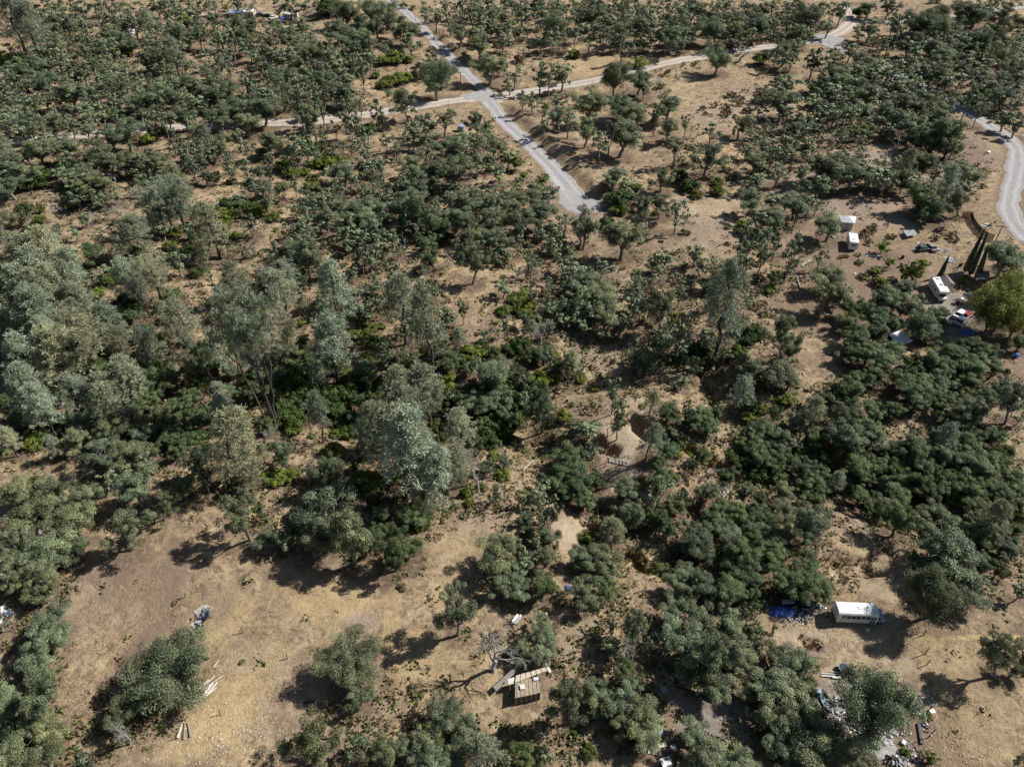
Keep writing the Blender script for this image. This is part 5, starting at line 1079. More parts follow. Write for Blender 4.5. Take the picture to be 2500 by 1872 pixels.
fence('low brown board fence behind the flat white roof', [Hh(930, 1270), Hh(1010, 1330), Hh(1110, 1390)], 1.3, mesh_=WOODB)
fence('short wire fence on the rise beside the flat corral', [Hh(385, 590), Hh(420, 650), Hh(520, 700), Hh(540, 760)], 1.1)
fence('wire fence down the brown corral slope', [T(3, 1, 240, 850), T(3, 1, 220, 930), T(3, 1, 205, 990)], 1.1)
fence('wire fence along the outer curve of the right-hand road', [T(3, 0, 1715, 1130), T(3, 0, 1800, 1180), T(3, 0, 1895, 1230), T(3, 0, 1890, 1320), T(3, 0, 1850, 1400)], 1.1)
fence('thin wire fence across the slope above the upper road', [T(2, 0, 1380, 660), T(2, 0, 1500, 640), T(2, 0, 1600, 600)], 1.0)
# ---------------------------------------------------------------- lumber shed
def lumber_shed():
    base = at(*S_(450, 540)); o = empty('lumber_shed', base, 0, 'roofless timber shed with open joists and loose roof planks on top', 'shed')
    fl = roofquad([S_(330, 365), S_(565, 305), S_(585, 470), S_(330, 522)], 1.9, base); z0 = 1.9
    MB().poly(fl, mat('dusty_plywood', (.36, .29, .20), .85, .4, 2.5), .12).build('deck', o)
    for k in range(6):
        f = (k+.5)/6; a = fl[0].lerp(fl[1], f); b = fl[3].lerp(fl[2], f); d = b-a; MB().box((0, 0, 0), (d.length, .05, .05), WOOD).build('joist', o, loc=(a+b)/2+Vector((0, 0, .03)), rot=(0, 0, math.atan2(d.y, d.x)))
    for i in range(4):
        a, b = fl[i], fl[(i+1) % 4]; d = b-a; L = d.length; rz = math.atan2(d.y, d.x); n = int(L/.32)
        for k in range(n):
            c = a.lerp(b, (k+.5)/n); MB().box((0, 0, 0), (L/n*.94, .05, 1.7+.08*((k*5) % 3)), (WOODB, WOOD)[(k+i) % 2]).build('wall_board', o, loc=(c.x, c.y, .95), rot=(0, 0, rz))
    for i in range(4): MB().box((fl[i].x, fl[i].y, 1.0), (.14, .14, 2.3), WOOD).build('corner_post', o)
    for (x, y, w_, h_) in ((405, 405, .7, .7), (545, 322, .7, .45)):
        c = atz(*S_(x, y), base.z+2.1)-base; MB().box((0, 0, 0), (w_, h_, .06), WHITE2).build('panel', o, loc=c, rot=(0, 0, .2))
lumber_shed()
def plank_stack(label, quad, h, n, m, rib=True):
    base = at(*quad[0]); q = roofquad(quad, h, base); o = empty('roof_planks', base, 0, label, 'planks')
    for k in range(n):
        f0, f1 = k/n+.012, (k+1)/n-.012; a = q[0].lerp(q[3], f0); b = q[1].lerp(q[2], f0); c = q[1].lerp(q[2], f1); d = q[0].lerp(q[3], f1); up = Vector((0, 0, .03*(k % 2)))
        MB().poly([a+up, b+up, c+up, d+up], m, .08).build('plank', o)
plank_stack('long yellow roof planks laid across the timber shed', [S_(325, 365), S_(335, 290), S_(640, 205), S_(668, 235)], 2.25, 6, WOODY)
plank_stack('long grey plank stack leaning left of the timber shed', [S_(100, 405), S_(370, 160), S_(410, 185), S_(135, 455)], 1.0, 4, WOOD)
plank_stack('short white board stack at the shed corner', [S_(250, 325), S_(340, 300), S_(350, 370), S_(262, 380)], 1.9, 3, WHITE2)
plank_stack('thin white strips beside the shed roof planks end', [S_(630, 165), S_(655, 158), S_(705, 250), S_(685, 262)], 1.6, 2, WHITE)
# ---------------------------------------------------------------- scrap rack heap (cages and pallets)
def rack_heap():
    c = at(*g(1750, 390)); o = empty('scrap_heap', c, 0, 'heap of white slatted racks and black scrap on straw grass', 'scrap heap'); r = random.Random(3)
    for k, (px, rz, m) in enumerate(((g(1700, 410), .9, WHITE), (g(1740, 310), .8, WHITE), (g(1790, 320), 1.2, WHITE), (g(1760, 350), .5, GREYP), (g(1810, 340), 2.0, STEEL))):
        p = at(*px)-c; f = empty('rack', p+Vector((0, 0, .12+.1*k)), 0); f.parent = o; f.rotation_euler = (r.uniform(-.4, .4), r.uniform(-.4, .4), rz)
        for j in range(8): MB().box((0, -.6+j*.17, 0), (1.6, .035, .035), m).build('slat', f)
        for x in (-.8, 0, .8): MB().box((x, 0, -.05), (.06, 1.3, .06), m).build('rail', f)
    b = MB()
    for k in range(16): b.box((r.gauss(.1, .5), r.gauss(.1, .5), r.uniform(.1, .6)), (r.uniform(.3, .9), r.uniform(.1, .4), r.uniform(.05, .35)), (BLACK, NAVY, GREYP, BLACK)[k % 4], rot=(r.uniform(-.5, .5), r.uniform(-.5, .5), r.uniform(0, 3)))
    s = b.build('scrap', o); s['kind'] = 'stuff'
rack_heap()
def scrap(name, label, cat, px, sx, sy, n, mats, hgt=.6, sz=(.2, .8), seed=1, rocks=False):
    """a heap nobody could count"""
    c = at(*px); r = random.Random(seed); b = MB()
    for k in range(n):
        x, y = r.gauss(0, sx*.45), r.gauss(0, sy*.45); z = gz(c.x+x, c.y+y)-c.z + max(.03, hgt*(1-(x/sx)**2-(y/sy)**2)*r.random()); s = r.uniform(*sz)
        b.box((x, y, z), (s, s*r.uniform(.3, 1), s*r.uniform(.08, .6) if not rocks else s*.7), mats[k % len(mats)], rot=(r.uniform(-.6, .6), r.uniform(-.6, .6), r.uniform(0, 3.1)), taper=r.uniform(.5, 1))
    o = b.build(name, None, loc=c); tag(o, label, cat, kind='stuff'); return o
def tarp(name, label, px, w_, l_, m, rz=0, h=.4, seed=0, n=14):
    c = at(*px); vs = []; r = np.random.default_rng(seed)
    for i in range(n+1):
        for j in range(n+1):
            u, v = i/n-.5, j/n-.5; rag = 1+.12*math.sin(9*u+seed)+.1*math.cos(11*v+seed); x = u*w_*rag; y = v*l_*rag
            X = x*math.cos(rz)-y*math.sin(rz); Y = x*math.sin(rz)+y*math.cos(rz)
            e = max(0, 1-(2*abs(u))**3)*max(0, 1-(2*abs(v))**3); z = gz(c.x+X, c.y+Y)-c.z+.04+h*e*(.45+.9*float(fbm(np.array([X]), np.array([Y]), .7, 3, seed)[0])); vs.append((X, Y, z))
    fs = [(i*(n+1)+j, (i+1)*(n+1)+j, (i+1)*(n+1)+j+1, i*(n+1)+j+1) for i in range(n) for j in range(n)]
    b = MB(); b._add(vs, fs, m); o = b.build(name, None, loc=c, smooth=False); tag(o, label, 'tarp'); return o
# junk pile left of the bus
tarp('tarp', 'bright blue tarp crumpled on the junk pile left of the bus', B_(460, 320), 5.0, 2.1, BLUE, .05, .9, 2)
def drawer_frame():
    c = at(*B_(480, 260)); o = empty('cabinet', c, .03, 'black open shelf frame standing behind the blue tarp', 'cabinet')
    for x in (-1., 1.): MB().box((x, 0, .8), (.09, .7, 1.6), BLACK).build('side_panel', o)
    for k, z in enumerate((.1, .55, 1.0, 1.58)): MB().box((0, 0, z), (1.92, .7, .06), GREYP if k == 3 else BLACK).build('shelf', o)
    MB().box((0, .33, .8), (1.9, .03, 1.5), BLACK).build('back_panel', o)
drawer_frame()
pile('metal_poles', 'bent pale metal frame lying over the blue tarp', 'frame', [(B_(280, 360), B_(385, 320), .04), (B_(370, 300), B_(460, 330), .04), (B_(385, 320), B_(450, 352), .04), (B_(310, 365), B_(345, 405), .04)], 'rod', m=GALV, tube=True)
for k, (px, lab) in enumerate(((B_(700, 215), 'blue-grey bin upright in the junk pile, rear one'), (B_(590, 300), 'light blue bin beside the bright tarp'), (B_(730, 290), 'grey bin in the middle of the junk pile'))):
    c = at(*px); o = empty('bin', c, k*.7, lab, 'bin'); MB().box((0, 0, .4), (.6, .55, .8), (SKYB, BLUE, GREYP)[k], taper=1.15).build('tub', o, bevel=.03); MB().box((0, 0, .85), (.72, .66, .08), BLACK).build('lid', o)
def tyre_thing(px, lab, n=1, seed=0, group=None, flat=True):
    c = at(*px); r = random.Random(seed)
    WORDS = ['lowest', 'second', 'third', 'fourth', 'topmost']
    for k in range(n):
        pts = [(math.cos(a)*.27, math.sin(a)*.27, 0) for a in [2*math.pi*i/12 for i in range(13)]]
        o = MB().tube(pts, .11, TYRE, 6, False).build('tyre', None, loc=c+Vector((r.uniform(-.14, .14), r.uniform(-.14, .14), .12+.2*k)), rot=(r.uniform(-.06, .06), r.uniform(-.06, .06), 0)); tag(o, (WORDS[k] if k < n-1 else 'topmost')+' '+lab, 'tyre', group)
tyre_thing(B_(650, 370), 'black tyre stacked at the front of the junk pile by the bus', 3, 2, 'tyres in the junk pile')
tyre_thing(Hh(900, 575), 'black tyre in the stack on dry grass left of the junk car', 4, 4, 'upper tyre stack'); tyre_thing(Hh(880, 670), 'black tyre in the stack behind the bright yellow-green tree', 5, 5, 'lower tyre stack'); tyre_thing(Hh(1525, 665), 'dark tyre in the stack at the foot of the cypresses', 4, 6, 'cypress tyre stack')
scrap('rubbish', 'dark junk and clothes heaped beneath the oak left of the bus', 'rubbish', B_(790, 265), 2.9, 1.6, 150, [BLACK, GREYP, NAVY, WHITE2, RUST, BLACK], 1.0, (.15, .7), 3)
scrap('rubbish', 'small pale litter scattered in front of the blue tarp', 'rubbish', B_(600, 440), 4.2, 1.5, 190, [BLACK, GREYP, WHITE2, BLACK, NAVY], .12, (.08, .35), 4)
scrap('rubbish', 'white rags between junk pile and bus rear', 'rubbish', B_(1060, 320), 1.4, .8, 12, [WHITE2, WHITE, GREYP], .15, (.12, .5), 5)
strip_ = strip_between('white_pole', B_(0, 275), B_(200, 245), .12, .1, WHITE, z=.3); tag(strip_, 'long white beam lying left of the junk pile', 'beam')
tag(MB().box((0, 0, .12), (.5, .35, .25), WHITE).build('bucket', None, loc=at(*B_(1700, 605))), 'small white box on the ground below the bus door', 'box')
# ---------------------------------------------------------------- round tub
c = at(*P(470, 215)); o = empty('tub', c, 0, 'round black water tub with pale rim beside long pipes', 'tub')
MB().tube([(0, 0, 0), (0, 0, .7)], [.62, .72], BLACK, 20).build('shell', o); MB().tube([(math.cos(a)*.72, math.sin(a)*.72, .7) for a in [2*math.pi*i/20 for i in range(21)]], .05, GREYP, 5, False).build('rim', o); MB().tube([(0, 0, .60), (0, 0, .705)], .66, NAVY, 20).build('inside', o)
# ---------------------------------------------------------------- sheets around the pad
def sheet(name, label, cat, quad, h, m, ribs=0, thick=.04, tiltz=None, rm=None):
    base = at(*quad[0]); q = roofquad(quad, h, base)
    if tiltz: q = [v+Vector((0, 0, z)) for v, z in zip(q, tiltz)]
    o = empty(name, base, 0, label, cat); MB().poly(q, m, thick).build('panel', o)
    for k in range(ribs):
        f = (k+.5)/ribs; a = q[0].lerp(q[3], f); b = q[1].lerp(q[2], f); d = b-a; MB().box((0, 0, 0), (d.length*.98, d.length and (q[3]-q[0]).length/ribs*.45, .07), rm or m).build('rib', o, loc=(a+b)/2+Vector((0, 0, .04)), rot=(0, -math.asin(max(-1, min(1, d.z/d.length))), math.atan2(d.y, d.x)))
    return o
sheet('corrugated_sheet', 'ribbed white corrugated sheet on the ground right of the shaded oak', 'sheet', [P(1520, 645), P(1650, 670), P(1650, 880), P(1520, 870)], .35, WHITE2, 11, rm=WHITE)
sheet('metal_sheet', 'long pale blue metal strip lying between the two lower oaks', 'sheet', [P(75, 545), P(140, 470), P(175, 590), P(250, 700), P(350, 800), P(290, 830), P(180, 690)][:4]+[P(190, 740), P(130, 630)], .3, SKYB)
sheet('metal_sheet', 'lower pale sheet bending toward the white rubble', 'sheet', [P(190, 740), P(250, 700), P(360, 800), P(300, 840)], .3, SILV)
for k, (a, b) in enumerate(((P(165, 500), P(330, 745)), (P(215, 545), P(360, 770)))): tag(strip_between('beam', a, b, .14, .12, BLACK, z=.2), ('dark beam beside the pale blue strip, left one', 'dark beam beside the pale blue strip, right one')[k], 'beam')
o = sheet('door_panel', 'dark green fallen door beside the shaded rubble', 'door', [P(560, 900), P(600, 890), P(775, 1130), P(745, 1145)], .5, GREENP)
scrap('rubble', 'chalky white rubble shaded by the middle oak crown', 'rubble', P(650, 800), 3.2, 3.0, 230, [CONC, CONC, BEIGE, CONC], .35, (.15, .5), 11, True); scrap('rubble', 'white rubble heap just above the grey gravel pad', 'rubble', P(1000, 1000), 3.2, 2.6, 260, [CONC, WHITE2, CONC], .5, (.12, .5), 12, True)
scrap('rubble', 'knobbly white rubble at the end of the pale strip', 'rubble', P(390, 850), 1.4, 1.0, 60, [CONC, WHITE2], .4, (.15, .4), 13, True); scrap('rubble', 'scattered white pebbles right of the corrugated sheet', 'rubble', P(1740, 680), 1.5, 1.3, 50, [WHITE2, CONC, GREYP], .1, (.08, .3), 14, True)
scrap('rubble', 'brown and red debris under the middle oak top', 'rubble', P(650, 500), 2.2, 1.2, 50, [RUST, BEIGE, WHITE2, RED], .2, (.15, .5), 15); scrap('rubbish', 'black and white rubbish along the far right pad edge', 'rubbish', P(1690, 1070), .8, 1.4, 26, [BLACK, WHITE2, BLACK], .25, (.15, .5), 16)
scrap('rubbish', 'dark bundled scrap and wire below the grey gravel pad', 'rubbish', P(1240, 1590), 1.8, .9, 50, [BLACK, GREYP, BLACK, WHITE2], .6, (.1, .8), 17); scrap('rubbish', 'brown brushy scraps right of the dark bundled scrap', 'rubbish', P(1500, 1500), 2.2, 1.2, 60, [WOODB, BLACK, WHITE2], .2, (.1, .5), 18)
scrap('rubbish', 'pale boxes and timber offcuts beside the green door', 'rubbish', P(700, 1130), 1.6, .8, 26, [BEIGE, WHITE2, WOODY], .3, (.25, .7), 19); scrap('rubbish', 'pale debris scattered under the left lower oak', 'rubbish', T(3, 3, 210, 1130), 1.6, 2.2, 50, [WHITE2, CONC, GREYP], .3, (.15, .6), 20)
tag(MB().box((0, 0, .25), (1.2, .8, .5), WHITE).build('cooler', None, loc=at(*P(1110, 715)), rot=(0, 0, .4)), 'white cooler box in shade under the middle oak', 'cooler'); tag(MB().box((0, 0, .15), (.7, .5, .3), WHITE).build('box', None, loc=at(*P(1790, 830)), rot=(.2, 0, .3)), 'small white box at the pad edge by the fence', 'box')
tag(MB().box((0, 0, .2), (.6, .5, .4), WHITE2).build('box', None, loc=at(*P(1370, 1300)), rot=(0, 0, .8)), 'white box on dirt right of the gravel pad', 'box')
tag(MB().tube([(0, 0, 0), (0, 0, 1.6)], .06, RUST, 6).build('red_post', None, loc=at(*P(1110, 1650))), 'thin red post at the bottom edge of the gravel pad', 'post')
# gravel pad surface
def gravel_pad(quad):
    pts = [at(*q) for q in quad]; c = sum(pts, Vector())/len(pts); vs = []; fs = []; n = len(pts)
    rings = 7; seg = []
    for i in range(n):
        for k in range(6): seg.append(pts[i].lerp(pts[(i+1) % n], k/6))
    for r_ in range(1, rings+1):
        for j, s in enumerate(seg):
            w_ = 1 if r_ < rings else 1+.12*math.sin(j*1.7)+.08*math.sin(j*3.9); p = c.lerp(s, r_/rings*w_); vs.append((p.x, p.y, gz(p.x, p.y)+(.05 if r_ < rings else -.03)))
    m = len(seg); vs.append((c.x, c.y, gz(c.x, c.y)+.05)); b = MB()
    for r_ in range(rings-1):
        for j in range(m): fs.append((r_*m+j, r_*m+(j+1) % m, (r_+1)*m+(j+1) % m, (r_+1)*m+j))
    for j in range(m): fs.append((len(vs)-1, j, (j+1) % m))
    b._add(vs, fs, RM['pad']); o = b.build('gravel_pad', smooth=True); o['kind'] = 'structure'
RM['pad'] = mat('pad_gravel', (.34, .33, .31), .95, .25, 9, bump=.4)
gravel_pad([P(830, 1230), P(1000, 1170), P(1180, 1140), P(1260, 1330), P(1330, 1480), P(1180, 1560), P(1060, 1570), P(880, 1430)])
# ---------------------------------------------------------------- things in the shaded yard, lower middle
tarp('tarp', 'teal tarp crumpled under the cluster oak edge', Q_(940, 230), 2.6, 1.2, TEAL, .5, .7, 5); tarp('tarp', 'black tarp bundle lying in the oak shade', Q_(760, 440), 1.6, 1.0, BLACK, -.4, .6, 6)
tarp('tarp', 'dark teal netting under the left yard oaks', Q_(245, 640), 1.6, .9, TEAL, .1, .5, 7)
sheet('metal_sheet', 'grey flat panel lying in deep yard shade', 'sheet', [Q_(390, 355), Q_(430, 340), Q_(465, 385), Q_(425, 402)], .1, GREYP); sheet('metal_sheet', 'small silver tray on sunny dirt beside the yard oak', 'sheet', [Q_(388, 665), Q_(418, 660), Q_(430, 712), Q_(400, 722)], .3, GALV)
sheet('table', 'pale square sheet at the bottom edge of the yard', 'sheet', [Q_(395, 890), Q_(470, 865), Q_(495, 950), Q_(430, 965)], .7, WHITE2)
c = at(*Q_(352, 835)); tag(MB().tube([(math.cos(a)*.4, math.sin(a)*.4, .15) for a in [2*math.pi*i/14 for i in range(15)]], .12, GREYP, 6, False).build('metal_ring', None, loc=c), 'round grey fire ring among yard clutter', 'fire ring')
scrap('rubbish', 'cluttered boxes and pots around the fire ring', 'rubbish', Q_(330, 810), 2.0, .9, 36, [BLACK, GREYP, WOODY, WHITE2], .3, (.12, .5), 31); c = at(*Q_(495, 820)); tag(MB().tube([(0, 0, 0), (0, 0, .7)], [.35, .38], WHITE, 14).build('barrel', None, loc=c), 'white barrel with yellow lid piece beside the fire ring', 'barrel'); tag(MB().box((0, 0, .1), (.35, .3, .2), YEL).build('yellow_crate', None, loc=at(*Q_(522, 826))), 'small yellow crate next to the white barrel', 'crate')
tag(strip_between('plank', Q_(395, 825), Q_(412, 880), .2, .06, WOODY, z=.1), 'tan plank between fire ring and pale sheet', 'plank'); tag(strip_between('plank', Q_(385, 800), Q_(450, 785), .5, .2, BEIGE, z=.15), 'tan slab above the fire ring', 'plank')
pile('swing_frame', 'wooden frame of two white posts and a crossbar beside the forked oak', 'frame', [(Q_(45, 245), Q_(45, 175), .09), (Q_(110, 160), Q_(112, 118), .09)], 'stake', m=WHITE2)
for px, tp, lb in ((Q_(48, 160), Q_(45, 112), 'left white post of the small yard gate'), (Q_(112, 158), Q_(112, 108), 'right white post of the small yard gate')): post('gate_post', px, tp, lb, r=.09, m=WHITE2)
tag(MB().tube([(0, 0, 0), (0, 0, .05)], .42, YEL, 14).build('yellow_disc', None, loc=at(*T(2, 3, 1183, 450))), 'yellow disc lying above the pale board heap', 'lid'); scrap('rubbish', 'white junk bottles beside the dark yard oaks', 'rubbish', Q_(298, 500), .5, .8, 14, [WHITE2, SKYB, GREYP], .3, (.12, .4), 33)
scrap('rubbish', 'dark machinery and pipe in the yard shade', 'rubbish', Q_(710, 410), 1.1, .6, 24, [GREYP, BLACK, SKYB], .5, (.12, .6), 34); tag(strip_between('pipe', Q_(510, 350), Q_(680, 400), .14, .12, BLACK, z=.15), 'dark pipe running across the shaded rubble', 'pipe'); scrap('rubble', 'brown and white rubble patch in the shaded yard', 'rubble', Q_(590, 270), 2.8, 2.2, 120, [CONC, BEIGE, GREYP, WOODB], .15, (.12, .4), 35, True)
tag(MB().box((0, 0, .3), (.6, .5, .6), GREENP).build('green_crate', None, loc=at(*Q_(470, 235))), 'dark green crate in the oak shade', 'crate')
def white_stack():
    c = at(*T(2, 3, 40, 390)); o = empty('white_sheet_stack', c, 0, 'white and grey sheets stacked beside the small lower oak', 'sheets'); r = random.Random(8)
    for k in range(7): MB().box((r.uniform(-.3, .3), r.uniform(-.3, .3), .1+.09*k), (1.5, .28, .04), (WHITE, GALV)[k % 2]).build('sheet', o, rot=(0, 0, 1.0+r.uniform(-.15, .15)))
white_stack()
tarp('tarp', 'blue cloth hanging under the middle lower oak', T(2, 3, 480, 110), 1.0, .9, BLUE, 0, .4, 9); scrap('rubbish', 'white junk at the left edge beside the oak column', 'rubbish', T(0, 3, 40, 340), 1.6, 1.2, 40, [WHITE, SKYB, WHITE2], .5, (.2, .8), 36)
# ---------------------------------------------------------------- homestead
def gable_shed():
    base = at(*Hh(310, 265)); o = empty('tin_shed', base, 0, 'beige shed with white hipped metal roof beside a round oak', 'shed')
    e = roofquad([Hh(238, 187), Hh(385, 200), Hh(400, 128), Hh(212, 112)], 2.6, base); ctr = sum(e, Vector())/4
    e = [ctr+(v-ctr)*1.0 for v in e]; w_ = [ctr+(v-ctr)*.86 for v in e]
    for i in range(4):
        a, b = w_[i], w_[(i+1) % 4]; d = b-a; MB().box((0, 0, 0), (d.length, .08, 2.55), BEIGE).build('wall', o, loc=((a.x+b.x)/2, (a.y+b.y)/2, 1.27), rot=(0, 0, math.atan2(d.y, d.x)))
    ap = ctr+Vector((0, 0, 1.0))
    for i in range(4):
        a, b = e[i], e[(i+1) % 4]; s = MB(); s._add([a, b, ap, a-Vector((0, 0, .08)), b-Vector((0, 0, .08))], [(0, 1, 2), (3, 4, 1, 0)], WHITE if i != 0 else GALV); s.build('roof_panel', o)
    d = w_[1]-w_[0]; n = Vector((d.y, -d.x, 0)).normalized(); MB().box((0, 0, 0), (.9, .05, 2.0), GREYP).build('door', o, loc=w_[0].lerp(w_[1], .55)+n*.06-Vector((0, 0, 1.55)), rot=(0, 0, math.atan2(d.y, d.x)))
gable_shed()
def camper(name, label, fr, bk, wd, hgt, m, z0=.45, stripe=None, cat='camper', vents=1, windows=3, group=None):
    """box trailer: near-side line fr->bk of its base in pixels"""
    p = at(*fr); q = at(*bk); L = (q-p).length; a = math.atan2(q.y-p.y, q.x-p.x); c = (p+q)/2; c.z = gz(c.x, c.y)+.02; o = empty(name, c, a, label, cat, group)
    MB().prism([(-L/2, z0), (L/2-.35, z0), (L/2, z0+.6), (L/2-.12, hgt-.25), (L/2-.4, hgt), (-L/2+.15, hgt), (-L/2, hgt-.15)], -wd/2, wd/2, m).build('body', o, bevel=.05)
    MB().box((0, 0, hgt+.012), (L*.86, wd*.9, .03), WHITE).build('roof', o)
    for k in range(vents): MB().box((-L*.2+k*L*.4, .1, hgt+.1), (.5, .5, .16), GREYP if k else WHITE2).build('roof_vent', o)
    for s in (-1, 1):
        for k in range(windows):
            x = -L/2+L*(k+.7)/(windows+.4); f = MB().box((x, s*(wd/2+.012), z0+(hgt-z0)*.62), (.75, .03, .5), GREYP).build('window_frame', o); MB().box((x, s*(wd/2+.03), z0+(hgt-z0)*.62), (.65, .03, .42), GLASS).build('pane', f)
        if stripe: MB().box((0, s*(wd/2+.01), z0+.35), (L*.95, .02, .3), stripe).build('stripe', o)
        wheel(o, -.2, s*(wd/2-.12), .33, .2, s)
    f = MB().box((-L/2-.012, 0, z0+(hgt-z0)*.62), (.03, wd*.5, .5), GREYP).build('window_frame', o); MB().box((-L/2-.03, 0, z0+(hgt-z0)*.62), (.03, wd*.42, .4), GLASS).build('pane', f)
    MB().box((-.9 if windows > 2 else .6, -wd/2-.02, z0+.95), (.65, .03, 1.7), WHITE2).build('door', o)
    MB().box((L/2+.35, 0, .5), (.9, .1, .1), BLACK).build('hitch', o)
    return o
camper('camper', 'small white camper with dark roof vent and red-blue stripe on bare corral', Hh(352, 500), Hh(332, 395), 2.3, 2.6, WHITE, stripe=RED, windows=2)
camper('travel_trailer', 'long white travel trailer with blue stripe in the far clearing', Tt(655, 238), Tt(830, 238), 2.4, 2.8, WHITE, stripe=BLUE, vents=2)
camper('camper', 'white camper half hidden among oaks on the left hillside', T(0, 0, 1120, 375), T(0, 0, 1150, 290), 2.2, 2.5, WHITE, windows=2)
def low_roof(name, label, quad, h, m, wall=None, posts=True, ribs=0, cat='shelter', th=.08):
    base = at(*quad[0]); base = atz(*quad[0], base.z); q = roofquad(quad, h, base); o = empty(name, base, 0, label, cat); MB().poly(q, m, th).build('roof', o)
    ctr = sum(q, Vector())/4
    for v in q:
        w_ = ctr+(v-ctr)*.93; g_ = gz(base.x+w_.x, base.y+w_.y)-base.z
        if posts: MB().box((w_.x, w_.y, (h+g_)/2-.05), (.1, .1, h-g_), WOODB).build('post', o)
    if wall:
        for i in range(4):
            a, b = ctr+(q[i]-ctr)*.9, ctr+(q[(i+1) % 4]-ctr)*.9; d = b-a; MB().box((0, 0, 0), (d.length, .06, h), wall).build('wall', o, loc=((a.x+b.x)/2, (a.y+b.y)/2, h/2-.03), rot=(0, 0, math.atan2(d.y, d.x)))
    for k in range(ribs):
        f = (k+.5)/ribs; a = q[0].lerp(q[1], f); b = q[3].lerp(q[2], f); d = b-a; MB().box((0, 0, 0), (d.length*.98, .06, .05), m).build('rib', o, loc=(a+b)/2+Vector((0, 0, .03)), rot=(0, 0, math.atan2(d.y, d.x)))
    return o
low_roof('metal_canopy', 'low patchy metal roof on short posts on the bare slope', [Hh(950, 340), Hh(1062, 318), Hh(1025, 268), Hh(905, 278)], .9, GALV, ribs=6)
low_roof('flat_shelter', 'open shelter with flat white roof under the dark oaks', [Hh(880, 1520), Hh(1015, 1465), Hh(880, 1350), Hh(750, 1400)], 2.2, WHITE, WOODB, ribs=5)
low_roof('carport', 'grey flat roofed lean-to right of the cypresses', [Hh(1690, 805), Hh(1840, 808), Hh(1840, 715), Hh(1740, 712)], 2.3, SHING)
low_roof('small_roof', 'small grey roof half hidden in the dark oaks', [T(3, 1, 1715, 1490), T(3, 1, 1800, 1505), T(3, 1, 1810, 1470), T(3, 1, 1730, 1462)], 2.0, GREYP)
def tan_shed():
    base = at(*Hh(1380, 965)); o = empty('tan_shed', base, 0, 'tan shed with grey shingle gambrel roof beside the motorhome', 'shed')
    e = roofquad([Hh(1345, 892), Hh(1475, 862), Hh(1400, 775), Hh(1290, 790)], 2.5, base); ctr = sum(e, Vector())/4; w_ = [ctr+(v-ctr)*.9 for v in e]
    for i in range(4):
        a, b = w_[i], w_[(i+1) % 4]; d = b-a; MB().box((0, 0, 0), (d.length, .08, 2.45), BEIGE).build('wall', o, loc=((a.x+b.x)/2, (a.y+b.y)/2, 1.22), rot=(0, 0, math.atan2(d.y, d.x)))
    r0 = e[0].lerp(e[1], .5)+Vector((0, 0, .95)); r1 = e[3].lerp(e[2], .5)+Vector((0, 0, .95))
    for nm_, f in (('roof_slope', [e[0], r0, r1, e[3]]), ('roof_slope', [e[1], e[2], r1, r0])):
        MB().poly(f, SHING, .07).build(nm_, o)
    for a, b, r_ in ((w_[0], w_[1], r0), (w_[3], w_[2], r1)): s = MB(); s._add([a, b, r_-Vector((0, 0, .1))], [(0, 1, 2)], BEIGE); s.build('gable', o)
    d = w_[1]-w_[0]; n = Vector((d.y, -d.x, 0)).normalized(); MB().box((0, 0, 0), (1.3, .05, 1.9), WHITE2).build('door', o, loc=w_[0].lerp(w_[1], .5)+n*.06-Vector((0, 0, 1.5)), rot=(0, 0, math.atan2(d.y, d.x)))
tan_shed()
def motorhome():
    p = at(*Hh(1200, 1015)); q = at(*Hh(1130, 890)); a = ang(Hh(1130, 890), Hh(1200, 1020)); c = at(*Hh(1265, 965)); o = empty('motorhome', c, a, 'white motorhome with overcab bunk parked by the tan shed', 'motorhome')
    MB().prism([(-3.4, .5), (2.0, .5), (2.0, 1.9), (3.0, 2.0), (3.05, 2.6), (2.6, 2.9), (-3.3, 2.95), (-3.4, 2.8)], -1.15, 1.15, WHITE).build('body', o, bevel=.05)
    MB().prism([(2.0, .5), (3.6, .5), (3.65, 1.0), (2.9, 1.3), (2.5, 1.9), (2.0, 1.9)], -.95, .95, WHITE2).build('cab', o, bevel=.04); MB().prism([(2.92, 1.34), (2.94, 1.36), (2.56, 1.88), (2.54, 1.86)], -.85, .85, GLASS).build('windshield', o)
    for s in (-1, 1):
        for x in (-2.3, -.6, 1.0): f = MB().box((x, s*1.165, 1.9), (.9, .03, .55), GREYP).build('window_frame', o); MB().box((x, s*1.18, 1.9), (.78, .03, .45), GLASS).build('pane', f)
        MB().box((-.5, s*1.16, 1.2), (5.4, .02, .12), GREYP).build('stripe', o); wheel(o, -2, s*.95, .38, .25, s); wheel(o, 2.8, s*.85, .38, .25, s)
    for x in (-2.2, .3): MB().box((x, 0, 3.02), (.5, .5, .14), GREYP).build('roof_vent', o)
motorhome()
